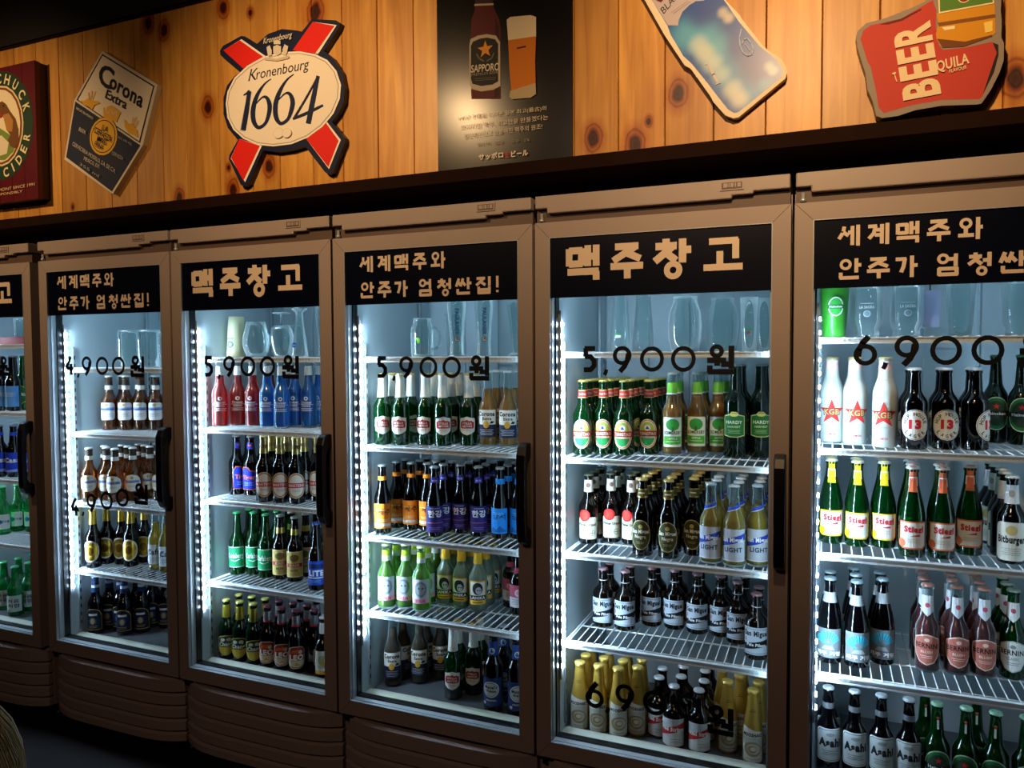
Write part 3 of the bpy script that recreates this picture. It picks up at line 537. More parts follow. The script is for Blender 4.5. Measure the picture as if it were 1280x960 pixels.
kind('hoer', 'amber bottle with rounded half-moon label', PEAR, 'amber', 'DCE4E4', [(70, [rr(46, 46, 21, 'EDF0E4'), ('r', -20, 0, 20, 8, 'A7B8E0'), ('t', 'Hoegaarden', 0, 1.6, 5, 36, '24408E'), ('e', 0, 14, 4, 4, 'C9B06A')] + bars(-8, 2, 22, 'A9B4C0'))], bands=[(158, 173, 'E6EAE6'), (173, 194, '3a3028')])
kind('gold1', 'black bottle with gold foil and gold label', TALL, 'black', 'D9B64E', [(66, [('e', 0, 0, 24, 29, 'F2EBD8'), ('e', 0, 0, 20, 25, 'mD8AE3E'), ('e', 0, 0, 12, 15, 'E2BE58'), ('e', 0, 0, 9, 12, 'mB8862A')])], bands=[(168, 219, 'mD8B248')])
kind('cafri', 'clear bottle with pale label and blue script', COR, 'clear', 'D8DEDC', [(64, [rr(46, 44, 2, 'D5DFE6'), ('S', [(-18, -4), (-12, 8), (-8, 8)], 2, '25336A'), ('t', 'Cafri', 1, 0, 12, 38, '22305F', 1)] + bars(-8, 3, 30, '8C98B4'))], liq=('yellow', .78))
kind('dark', 'black bottle with navy gold-rimmed label', TALL, 'black', '8a8d92', [(60, [arch(42, -26, 26, 16, 'C2A55A'), arch(39, -24.5, 24.5, 15, '131B33'), ('r', -10, 9, 10, 14, 'E8E8E8'), ('e', 0, -4, 8, 10, '2A4A86'), ('e', 0, -4, 5, 7, 'C2A55A')] + bars(-17, 2, 20, 'B99A50'))], bands=[(180, 190, 'AEB6C4'), (162, 180, '1B2A52'), (190, 216, '1B2A52')])
kind('red', 'red drink bottle with white neck', COR, 'clear', 'DCE2E0', [(84, [('e', 0, 14, 5.5, 5.5, 'F3E8E8'), ('e', 0, 14, 2.8, 2.8, 'B03030'), ('t', 'Cruiser', 0, 0, 6.5, 36, 'F3E8E8'), ('r', -20, -3, 20, -2, 'F3E8E8'), ('t', 'VODKA', 0, -9, 4.5, 34, 'F3E8E8')] + bars(-14, 3, 34, 'F3E8E8'))], liq=('red', .80), bands=[(182, 214, 'D4D8D6')], cat='drink bottle')
kind('blue', 'bright blue drink bottle with white neck', COR, 'clear', 'DCE2E0', [(84, [('e', 0, 14, 5.5, 5.5, 'E8F0F8'), ('e', 0, 14, 2.8, 2.8, '1060A0'), ('t', 'Cruiser', 0, 0, 6.5, 36, 'E8F0F8'), ('r', -20, -3, 20, -2, 'E8F0F8'), ('t', 'VODKA', 0, -9, 4.5, 34, 'E8F0F8')] + bars(-14, 3, 34, 'E8F0F8'))], liq=('blue', .80), bands=[(182, 214, 'D4D8D6')], cat='drink bottle')
kind('tiger', 'dark bottle with royal blue and orange label', LONG, 'black', '9aa0a4', [(62, [('p', [(-20, -27), (16, -27), (22, -16), (19, -4), (22, 8), (16, 18), (4, 20), (0, 27), (-14, 28), (-20, 18)], 'E86A30'), ('p', [(-19, -25.5), (15, -25.5), (20, -16), (17, -4), (20, 8), (15, 16), (3, 18), (-1, 25), (-13, 26), (-19, 17)], '1C36C4'), ('t', 'Tiger', 0, -2, 10, 32, 'F07A38', 2)] + bars(-10, 3, 24, '9DB0F0'))], necks=[(177, [rr(22, 22, 3, '2438A8'), ('e', 0, 2, 6, 4, 'E0602C')])])
kind('martens', 'black gold-foiled bottle with red-banded oval label', TALL, 'black', 'D6C078', [(62, [('e', 0, 0, 25, 33, 'E6D2B4'), ('e', 0, 0, 23, 31, 'A8794A'), ('e', 0, 0, 20, 28, 'E9E6DE'), ('r', -24, -6, 24, 7, 'C03A4A'), ('t', 'MARTENS', 0, -3, 7, 40, 'F4E8DC', 1)] + bars(-12, 2, 20, '8A9AA4'))], bands=[(166, 219, 'mD6C27A'), (184, 196, 'B98A6A')])
kind('carls', 'green bottle with white-edged green label', TALL, 'green', '2E9A5A', [(66, [rr(50, 46, 1, 'DCEFE2'), rr(47, 43, 1, '13925A'), ('t', 'Carlsberg', 0, -2, 11, 42, 'F2F8F2', 1), ('S', [(-12, -6), (0, -9), (12, -5)], 1.6, 'F2F8F2')])], bands=[])
kind('kirin', 'brown bottle with golden paper label', TALL, 'brown', 'B9B4A4', [(62, [rr(46, 56, 1, 'E8DCA0'), rr(43, 53, 1, 'D6C070'), ('e', 0, 14, 11, 8, '7A6A38'), ('r', -20, -6, 20, 2, 'B0302A'), ('t', 'KIRIN', 0, -4.6, 5.5, 30, 'F2E6C0', 1), ('t', 'BEER', 0, -16, 5, 20, '5A4820')] + bars(-20, 2, 24, '8A7A40'))], bands=[(162, 182, 'mD8BC60')])
kind('lite', 'brown bottle with blue and silver label', TALL, 'brown', '3A62B8', [(60, [rr(52, 54, 1, '1F50C0'), ('r', -26, 10, 26, 20, '1A2A70'), ('t', 'LITE', 2, -6, 12, 40, 'EEF2F8', 3), ('r', -26, -12, 26, -9, 'C8D4E8')] + bars(-17, 2, 30, '8FB0E8'))])
kind('chang', 'green gold-foiled bottle with elephant label', LONG, 'dkgreen', 'A9A452', [(58, [shield(46, -30, 26, 'D8C458'), shield(42, -28, 24, '1E4A2C'), ('p', [(-20, -6), (20, -6), (17, -16), (9, -24), (0, -27), (-9, -24), (-17, -16)], 'C9B240'), ('t', 'Chang', 0, -3, 10, 36, 'F2F2E8', 2), ('e', -8, 14, 6, 4.5, 'E6E6D8'), ('e', 8, 14, 6, 4.5, 'E6E6D8'), ('r', -13, 8, -10, 12, 'E6E6D8'), ('r', 10, 8, 13, 12, 'E6E6D8')])], bands=[(150, 196, 'mC8B84A')])
kind('leo', 'dark silver-foiled bottle with red leopard label', LONG, 'black', '6A2A3A', [(58, [rr(46, 58, 16, 'E8DCC8'), rr(43, 55, 15, '9A3024'), ('p', [(-21, -8), (21, -8), (18, -20), (8, -25), (-8, -25), (-18, -20)], 'D9CCB0'), ('t', 'LEO', 0, -6, 13, 38, 'F6F2EA', 3), ('p', [(-16, 12), (-8, 20), (4, 21), (12, 14), (6, 10), (-6, 11)], 'C8602C'), ('e', 10, 14, 5, 5, 'D8C8B0'), ('p', [(-6, -21), (0, -12), (7, -21)], 'C9A23C')])], bands=[(158, 164, 'B02C34'), (164, 195, 'mC4C8CE')])
kind('white', 'small brown bottle with white and yellow label', PEAR, 'brown', 'C8CCD0', [(58, [rr(44, 56, 1, 'E6E8E0'), ('r', -22, -28, 22, -20, 'E8AC2A'), ('e', 0, 6, 11, 12, 'A8B8A0'), ('e', 3, 2, 8, 9, 'C8B458')] + bars(-8, 2, 24, '9098A0'))], bands=[(150, 186, 'DCE2E4')])
kind('stella', 'green white-necked bottle with red cartouche label', TALL, 'green', 'C2A860', [(66, [('p', [(0, -32), (14, -27), (24, -20), (26, 0), (25, 20), (12, 22), (0, 26), (-12, 22), (-25, 20), (-26, 0), (-24, -20), (-14, -27)], 'EDEDE4'), ('p', [(-22, -8), (-18, -11), (18, -11), (22, -8), (22, 8), (14, 13), (6, 12), (0, 16), (-6, 12), (-14, 13), (-22, 8)], 'B0282C'), ('t', 'STELLA', 0, 2, 6, 34, 'F6EEDD', 2), ('t', 'ARTOIS', 0, -7, 6, 36, 'F6EEDD', 2)] + bars(-16, 2, 22, 'B8A878'))], bands=[(150, 220, 'E9ECE2')])
cor_lab = [(72, [rr(50, 60, 1, 'E8E6DA'), ('r', -25, -30, 25, -2, '1A2440'), ('t', 'Corona', 0, 17, 9, 42, '14161E', 3), ('t', 'Extra', 2, 8, 6, 22, '14161E', 2), ('e', 0, -2, 7, 8, 'D9A83A'), ('p', [(8, 0), (12, 6), (20, 4), (16, 0)], '14161E')] + bars(-14, 4, 34, 'B8BCC4', 3.6))]
kind('corona', 'clear golden bottle with white-and-navy label', COR, 'clear', 'D8DCDA', cor_lab, liq=('gold', .76))
kind('coronab', 'dull amber bottle with white-and-navy label', COR, 'clear', 'B8A888', cor_lab, liq=('dkgold', .8))
kind('orange', 'tall dark bottle with orange label', SLIM, 'black', '9AA2A6', [(58, [rr(46, 52, .5, 'F08A1E'), ('t', '제주', 4, 2, 13, 30, '6A2A08', 1), ('r', -21, -22, 21, -16, 'DCE0E0'), ('r', -16, 12, 10, 13, 'F8D8A0')] + bars(-8, 2, 30, 'FBE0B0'))], bands=[(170, 183, 'EE8A22')])
kind('purple', 'tall dark bottle with violet label', SLIM, 'black', '9AA2A6', [(56, [rr(50, 54, .5, '2A2A78'), ('r', -25, -27, 25, -12, '3A2470'), ('r', -25, -8, 25, -7, 'E06A80'), ('t', '한강', 0, 4, 15, 36, 'F2F2F8', 2), ('r', -12, 22, 12, 23, 'C8C8E8')] + bars(-18, 2, 26, '8A80C8'))], necks=[(176, [('p', [(-12, -8), (12, -8), (12, 6), (0, 12), (-12, 6)], '34309A'), ('t', '한강', 0, -4, 6, 16, 'E8E8F4')])])
kind('bluegs', 'tall dark bottle with sky blue label', SLIM, 'black', '9AA2A6', [(56, [rr(50, 52, .5, '1E8CE8'), ('t', '강서', 2, 3, 13, 34, '103C80', 1), ('p', [(-22, -24), (-14, -12), (-4, -18), (6, -10), (22, -22)], '1460B0')] + bars(16, 2, 26, '8CC8F8'))], bands=[(168, 184, '1E8CE8')])
kind('lime', 'bright lime green drink bottle with grey picture label', PEAR, 'clear', 'D8E8A0', [(66, [rr(36, 46, 1, 'C2CCD2'), ('e', 0, 4, 12, 15, '7E8A94'), ('e', 0, 4, 8, 11, 'A8B2BA'), ('e', -3, 6, 2, 2, '50585E'), ('e', 4, 6, 2, 2, '50585E'), ('r', -18, -23, 18, -14, 'E8A0B0'), ('t', 'SOUR', 0, -21, 5, 28, 'B04060')])], bands=[(152, 168, 'DCE8D4'), (168, 186, 'B4DC38')], liq=('lime', .84), cat='drink bottle')
kind('klan', 'cloudy pale drink bottle with yellow-framed portrait label', PEAR, 'clear', 'E0B030', [(64, [rr(38, 50, 1, 'E8B23A'), ('r', -16, -12, 16, 22, 'D8DCD0'), ('e', 0, 8, 11, 13, '20242A'), ('e', 2, 4, 6, 8, 'B8BCB4'), ('e', 0, 5, 1.5, 1.5, '14161A'), ('e', 5, 5, 1.5, 1.5, '14161A'), ('r', -18, -16, 18, -6, '16181C'), ('t', 'LANIKA', 0, -14, 6, 32, 'F0F0E8', 2), ('r', -10, -22, 10, -20, '705010')])], bands=[(150, 186, 'E2B22E')], liq=('cloudy', .86), cat='drink bottle')
kind('pink', 'dark bottle with pink and white label', PEAR, 'black', '705060', [(60, [rr(46, 50, 1, 'D8D4D8'), ('r', -23, -2, 23, 25, 'B8506A'), ('e', 0, 8, 8, 8, 'E8C8D0'), ('t', 'G', 0, 4.5, 7, 8, 'B8506A')] + bars(-8, 4, 30, '9A90A0'))], bands=[(130, 146, 'A8485E')])
kind('maisel', 'brown bottle with navy label and round white emblem', (.236, .030, .135, .175, .0155, .012), 'brown', '8a8f98', [(66, [rr(54, 66, 1, '22386E'), ('e', 0, 6, 20, 19, 'D8DCD4'), ('e', 0, 6, 17, 16, '22386E'), ('e', 0, 6, 16, 15, 'CED4CC'), ('t', "Maisel's", 0, 8, 7, 28, '1A2444', 2), ('t', 'Weisse', 0, 0, 6, 24, '1A2444', 2), ('t', 'ORIGINAL', 0, -21, 4, 26, 'D8DCD4'), ('e', -16, -26, 3.5, 3.5, 'D8DCD4')])], bands=[(172, 214, '22407E')], necks=[(186, [('e', 0, 0, 8, 9, 'D8DCD4'), ('e', 0, 0, 6, 7, '3C5488')])])
kind('tsing', 'green bottle with red-banded oval label', LONG, 'green', 'C8B054', [(60, [('e', 0, 0, 24, 35, 'E8D8B8'), ('e', 0, 0, 22.5, 33.5, 'D07040'), ('e', 0, 0, 20, 31, 'EDE8D4'), ('e', 0, 0, 18.5, 29, '2E9A52'), ('p', [(-18.3, 5), (18.3, 5), (15, 17), (9, 25), (0, 29), (-9, 25), (-15, 17)], 'A8B850'), ('e', 0, 14, 7, 7, 'E8E8E0'), ('p', [(-5, 11), (5, 11), (0, 19)], '2A4A9A'), ('r', -23.5, -7, 23.5, 7, 'B0281F'), ('t', 'TSINGTAO', 0, -3.4, 7, 40, 'F6F2E4', 1), ('r', -18, -10, 18, -6, 'E8C8A0')])], bands=[(164, 183, 'C04038'), (162, 164, 'D8C078'), (183, 185, 'D8C078')], necks=[(173, [('t', 'TSINGTAO', 0, -2.5, 5, 22, 'F0E4D0', 1)])])
kind('somer', 'clear cider bottle with green and white label', COR, 'clear', 'A8ACA4', [(66, [rr(38, 56, 2, 'E6EEDC'), ('e', 0, 14, 13, 11, '3AA048'), ('r', -2, 2, 2, 10, '3A6A30'), ('t', 'SOMERSBY', 0, -4, 6, 34, '1E4A28', 1), ('r', -17, -23, 17, -8, '52B83A'), ('t', 'APPLE', 0, -14, 4, 20, 'F0F6E8')] + bars(-18, 1, 24, 'F0F6E8'))], bands=[(176, 206, '7CCB4C'), (172, 176, 'E6EEDC')], liq=('gold', .72), cat='cider bottle')
kind('biggreen', 'large deep green bottle with green-gold label', BIG, 'dkgreen', '7A8884', [(92, [('p', [(-27, -28), (-10, -32), (10, -32), (27, -28), (27, 22), (12, 25), (6, 32), (-6, 32), (-12, 25), (-27, 22)], 'C8C878'), ('p', [(-25, -26), (-9, -30), (9, -30), (25, -26), (25, 20), (11, 23), (5, 29), (-5, 29), (-11, 23), (-25, 20)], '1E6A34'), ('e', 0, 24, 10, 4, 'D6D070'), ('t', 'HARDY', 0, 2, 8, 40, 'E4E8C8', 1), ('t', 'HARVEST', 0, -8, 5, 34, 'C8D8A0')] + bars(-15, 3, 30, 'A8C070'))])
kind('urq', 'dark bottle with cream label and red seal', PEAR, 'brown', '5A6048', [(48, [rr(50, 56, 5, 'E4E0C8'), ('e', -8, 32, 15, 15, 'D8302C'), ('e', -8, 32, 11, 11, 'E8483C'), ('t', 'Pilsner Urquell', 0, 6, 7, 46, '2A3A28', 2), ('e', 12, -12, 8, 8, '9A9A88'), ('e', 12, -12, 6.5, 6.5, 'E4E0C8'), ('S', [(6, -12), (18, -12)], 1.4, '50584A'), ('S', [(12, -18), (12, -6)], 1.4, '50584A')] + bars(-6, 4, 18, '9A9A88', 3.6, 1, -10))], bands=[(152, 187, 'E2E0D0')], necks=[(172, [('e', 0, 0, 6, 7, '8A6A60')])])
kind('smdark', 'black bottle with olive gold-rimmed oval label', LONG, 'black', 'C8A85C', [(60, [('e', 0, 0, 25, 36, 'D8C880'), ('e', 0, 0, 23.5, 34.5, '4A4A24'), ('e', 0, 0, 21, 31, '3A3C1C'), ('e', 0, 20, 5, 5, 'C8B460'), ('t', 'San Miguel', 0, 4, 9, 42, 'F0EEE0', 2), ('t', 'Negra', 0, -8, 8, 26, 'E6E0C0', 1)] + bars(-18, 2, 20, 'B0A460'))], bands=[(160, 164, 'mD0B058'), (164, 182, '5A5028'), (182, 185, 'mD0B058')], necks=[(173, [('r', -8, -1, 8, 2, 'E8E0B8')])])
kind('smlight', 'clear gold-beer bottle with silver and blue label', LONG, 'clear', 'C8D0D4', [(58, [rr(52, 58, 1, 'B8C2CE'), ('p', [(-26, -4), (26, 10), (26, 22), (-26, 8)], '2A48B4'), ('t', 'San Miguel', -2, 6, 8, 44, 'F2F4FA', 2), ('t', 'LIGHT', 0, -12, 8, 36, '30405C', 2), ('r', -26, -29, 26, -27, 'DDE4EA')])], bands=[], necks=[(152, [('p', [(-17, -8), (17, 4), (17, 12), (-17, 0)], '2A50C8'), ('p', [(-17, -11), (17, 1), (17, 3), (-17, -9)], 'E4E8EE')])], liq=('yellow', .74))
kind('smpale', 'stubby brown bottle with painted black and white label', STUB, 'brown', 'A88088', [(52, [rr(58, 52, 1, 'B9C6D2'), ('t', 'San Miguel', 0, 10, 9.5, 52, '14141E', 3), ('p', [(-29, -19), (29, -7), (29, 5), (-29, -7)], '12121A'), ('t', 'Pale Pilsen', 0, -9.6, 5.5, 44, 'F0F4F8', 1), ('r', -25, -1, -22, 6, 'C84038'), ('r', -27, 22.5, 27, 23.3, '50606C'), ('r', -27, -23.3, 27, -22.5, '50606C')])], bands=[(137, 139, 'D8DCDC')])
kind('goldb', 'slim gold bottle with white swirl label', GOLDS, 'goldmetal', 'D8B85C', [(44, [('p', [(-20, -32), (20, -32), (20, 24), (2, 28), (-20, 34)], 'C9CABE'), ('p', [(-20, 14), (20, 14), (20, 24), (2, 28), (-20, 34)], 'E6E6DC'), ('t', 'MOOSHAKE', 0, 16, 6, 36, '3A3428', 3), ('e', 0, -8, 16, 14, '9A8A6A'), ('e', 2, -7, 12, 10, 'C9C2AC'), ('e', -1, -8, 8, 7, '9A8A6A'), ('e', 1, -7, 5, 4, 'D6D0BC')] + bars(-27, 1, 24, '8A8070'))], necks=[(140, [('r', -7, -2, 7, 0, '8A6A28'), ('r', -5, 3, 5, 4.5, '8A6A28')])])
kind('stripe', 'stubby dark bottle with white label and red diagonal stripe', (.168, .0300, .095, .122, .0135, .012), 'brown', 'D4D8DA', [(44, [rr(58, 58, 1, 'D6DADC'), ('p', [(-29, -10), (29, 8), (29, 22), (-29, 4)], 'C02C30'), ('t', 'Red Stripe', 0, 3.5, 8, 50, 'F4F0EC', 2)] + bars(-14, 3, 26, '8A9098', 3.6, 1, 8))])
kind('kgb', 'white coated bottle with large red star', (.222, .0285, .130, .180, .0165, .0135), 'white', 'C8B478', [(72, [('star', 0, 6, 30, 'D8302C'), ('t', 'KGB', 0, 0, 13, 36, '2A2018', 4), ('t', 'KGB', 0, .6, 11.5, 33, 'C8A870', 1), ('t', 'LEMON', 0, -42, 4.5, 18, 'D04858', 1), ('r', -12, -18, 12, -17, 'B8C0B8')])], bands=[(190, 212, 'E8C4C4')], necks=[(165, [('r', -7, 0, 7, 2, 'B8BCB0'), ('r', -6, -6, 6, -5, 'C8CCC0')])], cat='drink bottle')
kind('hop', 'dark bottle with round white label and red number', (.196, .0292, .110, .145, .0145, .0125), 'black', 'D8DEE4', [(60, [('e', 0, 0, 29, 33, 'EDEDE6'), ('e', 0, 0, 27.5, 31.5, '20222A'), ('e', 0, 0, 26.8, 30.6, 'EDEDE6'), ('A', 'HOP HOUSE', 0, 0, 20.5, 23, 165, 15, 7.5, '20222A'), ('t', '13', 0, -7, 17, 40, 'D02838', 5), ('A', 'LAGER', 0, 0, 20.5, 24, 222, 318, -7.5, '20222A')])])
hein = [(76, [('e', 0, 0, 25, 33, 'B8C8B8'), ('e', 0, 0, 23, 31, '1E7038'), ('e', 0, 0, 18, 25, '2A3A2A'), ('r', -25, -5, 25, 5, '16181A'), ('t', 'Heineken', 0, -3, 6, 44, 'E8ECE4', 1), ('star', 0, 14, 6, 'D83028')])]
kind('heinek', 'dark green bottle with red-starred oval label', TALL, 'dkgreen', '2A7A4A', hein)
kind('heinb', 'green bottle with pale green cap and starred oval label', TALL, 'green', '9AC8A8', hein, necks=[(180, [('r', -2, -14, 2, 8, 'C8D0C8'), ('star', 0, 13, 5, 'C85038')])])
for nm, cc, ds in (('stiegly', 'E8D020', 'green tapered bottle with yellow-edged label and neck strip'), ('stieglr', 'E07048', 'green tapered bottle with orange-edged label and neck strip')):
    kind(nm, ds, TAPER, 'green', 'C4C8C4', [(56, [('p', [(-29, -24), (-22, -30), (22, -30), (29, -24), (29, 28), (-29, 28)], cc), ('p', [(-26, -22), (-18, -27), (18, -27), (26, -22), (26, 25), (-26, 25)], 'E9E9DF'), ('e', -23, -18, 9, 9, cc), ('t', 'Stiegl', 2, 6, 12, 40, 'C82C38', 4), ('p', [(-6, -3), (14, 2), (14, -3)], 'C82C38')] + bars(-10, 3, 28, 'C0B8A8'))], necks=[(186, [('r', -7, -28, 7, 34, cc), ('r', -8.5, -13, 8.5, 8, 'ECE8E0'), ('t', 'Stiegl', 0, -3, 4.5, 14, 'C82C38', 1)])])
kind('bitb', 'black white-necked bottle with cream label', PEAR, 'black', 'D8D8CC', [(52, [rr(52, 62, 9, 'D4D4C8'), rr(49, 59, 8, 'DCDCD0'), ('e', 0, 18, 9, 8, 'C8B070'), ('t', 'Bitburger', 0, -2, 11, 44, '1A1A1C', 3)] + bars(-12, 4, 30, 'A8A898'))], bands=[(140, 184, 'D8DADA')], necks=[(160, [('e', 0, 4, 6, 8, 'A8A090')])])
kind('jeju', 'black bottle with grey label and cyan fan', TAPER, 'black', '8aa0a8', [(54, [rr(52, 58, .5, '6E7478')] + [('p', [(0, -4), (22*cos(radians(a)), 4 + 20*sin(radians(a))), (22*cos(radians(a + 10)), 4 + 20*sin(radians(a + 10)))], '28B4D0') for a in range(8, 170, 16)] + [('e', 0, 4, 7, 5, '6E7478'), ('p', [(-12, -12), (12, -12), (6, -4), (-6, -4)], '9AA0A0'), ('t', '제주 거멍', 0, -24, 9, 44, 'F0F2F2', 3)])], bands=[(156, 182, '9AA0A4')])
bern = lambda a, b, t: [(62, [('p', [(0, -32), (14, -27), (24, -14), (27, 4), (25, 18), (10, 24), (0, 26), (-10, 24), (-25, 18), (-27, 4), (-24, -14), (-14, -27)], 'E2C8B8' if a != 'E4E6E2' else 'B8C0BC'), ('p', [(0, -30), (13, -25), (22, -13), (25, 4), (23, 16.5), (9, 22), (0, 24), (-9, 22), (-23, 16.5), (-25, 4), (-22, -13), (-13, -25)], a), ('e', 0, 15, 5, 3.5, b), ('t', 'BERNINI', 0, 0, 9, 46, t, 1), ('t', 'CLASSIC' if a == 'E4E6E2' else 'BLUSH', 0, -9, 4.5, 22, b)] + bars(-15, 2, 24, b))]
kind('berninir', 'ruby drink bottle with copper shield label', (.219, .0272, .105, .145, .0145, .0118), 'clear', 'C08878', bern('B8685A', 'E8D0C0', '2A1612'), liq=('ruby', .80), necks=[(165, [('p', [(-14, -12), (0, -26), (14, -12), (14, 26), (-14, 26)], 'D4D8DC'), ('e', 0, 2, 5, 6, 'C05060')])], cat='drink bottle')
kind('berniniw', 'green drink bottle with white shield label', (.219, .0272, .105, .145, .0145, .0118), 'green', 'A8B0A0', bern('E4E6E2', '8A928C', '1C2220'), necks=[(165, [('p', [(-14, -12), (0, -26), (14, -12), (14, 22), (-14, 22)], 'DCE0DC'), ('e', 0, 2, 5, 6, 'B05060')])], cat='drink bottle')
kind('asahi', 'black bottle with silver label and silver neck band', TALL, 'black', 'A8B0B4', [(96, [rr(46, 56, 5, 'C2C8C8'), rr(42, 52, 4, '5A6468'), rr(40, 50, 4, 'B2BABA'), ('t', 'Asahi', 0, -2, 13, 38, '15181A', 4), ('e', 0, 18, 7, 3, '8A9494')] + bars(-10, 3, 26, '707A7C'))], bands=[(172, 186, 'mB4BAC0')])
kind('darkblue', 'dark bottle with light blue label', TALL, 'black', '707880', [(60, [rr(48, 60, 1, '5A98D8')] + bars(10, 4, 30, 'C8DCF0'))])
kind('carlg', 'bright green bottle with yellow-green oval label', TALL, 'green', '40A050', [(64, [('e', 0, 0, 24, 30, 'B8C850'), ('e', 0, 0, 22, 28, '1E6A38'), ('t', 'BAVARIA', 0, -3, 9, 42, 'E8F0D8', 2)])])
kind('cass', 'dark bottle with glowing blue label', LONG, 'black', '9AA4AC', [(62, [rr(52, 62, 1, '2448D8'), ('p', [(-26, -30), (26, -30), (26, -20), (-26, -26)], '90B0F8'), ('t', 'Cass', 0, 0, 14, 44, 'E8F0FF', 3)])], bands=[(170, 184, '2A50D0')])
kind('soju', 'green soju bottle with white label and blue dot', SOJ, 'soju', '58B878', [(56, [rr(48, 48, 6, 'E2EAE8'), ('e', -8, 0, 8, 8, '1890E0'), ('t', '참이슬', 8, -4, 9, 26, '204050', 1)])], cat='soju bottle')
kind('sojuw', 'green soju bottle with pale handwritten label', SOJ, 'soju', '48A068', [(54, [rr(46, 48, 1, 'CBD6D2'), ('t', '처음', 0, 2, 12, 30, '26302E', 1), ('t', '처럼', 0, -12, 12, 30, '26302E', 1), ('p', [(-20, -22), (-12, -17), (-4, -22)], '7A8A84')])], cat='soju bottle')
PROTO = {}
# how much larger each paper label is than its drawing above
SCL = dict(tsing=1.2, smpale=1.4, stripe=1.3, hop=1.12, kgb=1.25, martens=1.3, tiger=1.5, leo=1.3, chang=1.3, carls=1.6, kirin=1.6, lite=1.5, hoe=1.55, hoer=1.4, gold1=1.45, cafri=1.7, dark=1.6, corona=1.4, coronab=1.4,
    orange=1.5, purple=1.5, bluegs=1.5, lime=1.65, klan=1.5, pink=1.4, maisel=1.3, somer=1.5, biggreen=1.1, urq=1.15, smdark=1.15, smlight=1.45, goldb=1.4, stiegly=1.15, stieglr=1.15, bitb=1.45, jeju=1.3, berninir=1.35, berniniw=1.35,
    asahi=1.5, heinek=1.3, heinb=1.3, white=1.4, soju=1.3, sojuw=1.4, cass=1.3, darkblue=1.4, carlg=1.3, red=1.25, blue=1.25)
def resize(ops, sx, sy):
    out = []
    for o in ops:
        k = o[0]
        if k == 'p': out.append(('p', [(x*sx, y*sy) for x, y in o[1]], o[2]))
        elif k == 'r': out.append(('r', o[1]*sx, o[2]*sy, o[3]*sx, o[4]*sy, o[5]))
        elif k == 'e': out.append(('e', o[1]*sx, o[2]*sy, o[3]*sx, o[4]*sy, o[5]))
        elif k == 'S': out.append(('S', [(x*sx, y*sy) for x, y in o[1]], o[2]*sx, o[3]))
        elif k == 'star': out.append(('star', o[1]*sx, o[2]*sy, o[3]*sx, o[4]))
        elif k == 't': out.append(('t', o[1], o[2]*sx, o[3]*sy, o[4]*sy, o[5]*sx, o[6], (o[7] if len(o) > 7 else 1) + 1))
        elif k == 'A': out.append(('A', o[1], o[2]*sx, o[3]*sy, o[4]*sx, o[5]*sy, o[6], o[7], o[8]*sy, o[9]))
    return out
def op_extent(ops):
    X = [1]; Z = []
    for o in ops:
        if o[0] == 'p': X += [abs(a) for a, b in o[1]]; Z += [b for a, b in o[1]]
        elif o[0] == 'r': X += [abs(o[1]), abs(o[3])]; Z += [o[2], o[4]]
        elif o[0] == 'e': X.append(abs(o[1]) + o[3]); Z += [o[2] - o[4], o[2] + o[4]]
        elif o[0] == 'star': X.append(o[3]); Z += [o[2] - o[3], o[2] + o[3]]
    return 2 * max(X), min(Z), max(Z)
def prof_r(sh, z):
    H, R, zs, zn, rn, rt = sh
    if z < .004: return R * (.86 + .14 * (z / .004))
    if z <= zs: return R
    if z <= zn:
        t = (z - zs) / (zn - zs); t = t*t*(3 - 2*t); return R + (rn - R) * t
    return rn + (rt - rn) * min(1, (z - zn) / (H - .012 - zn))
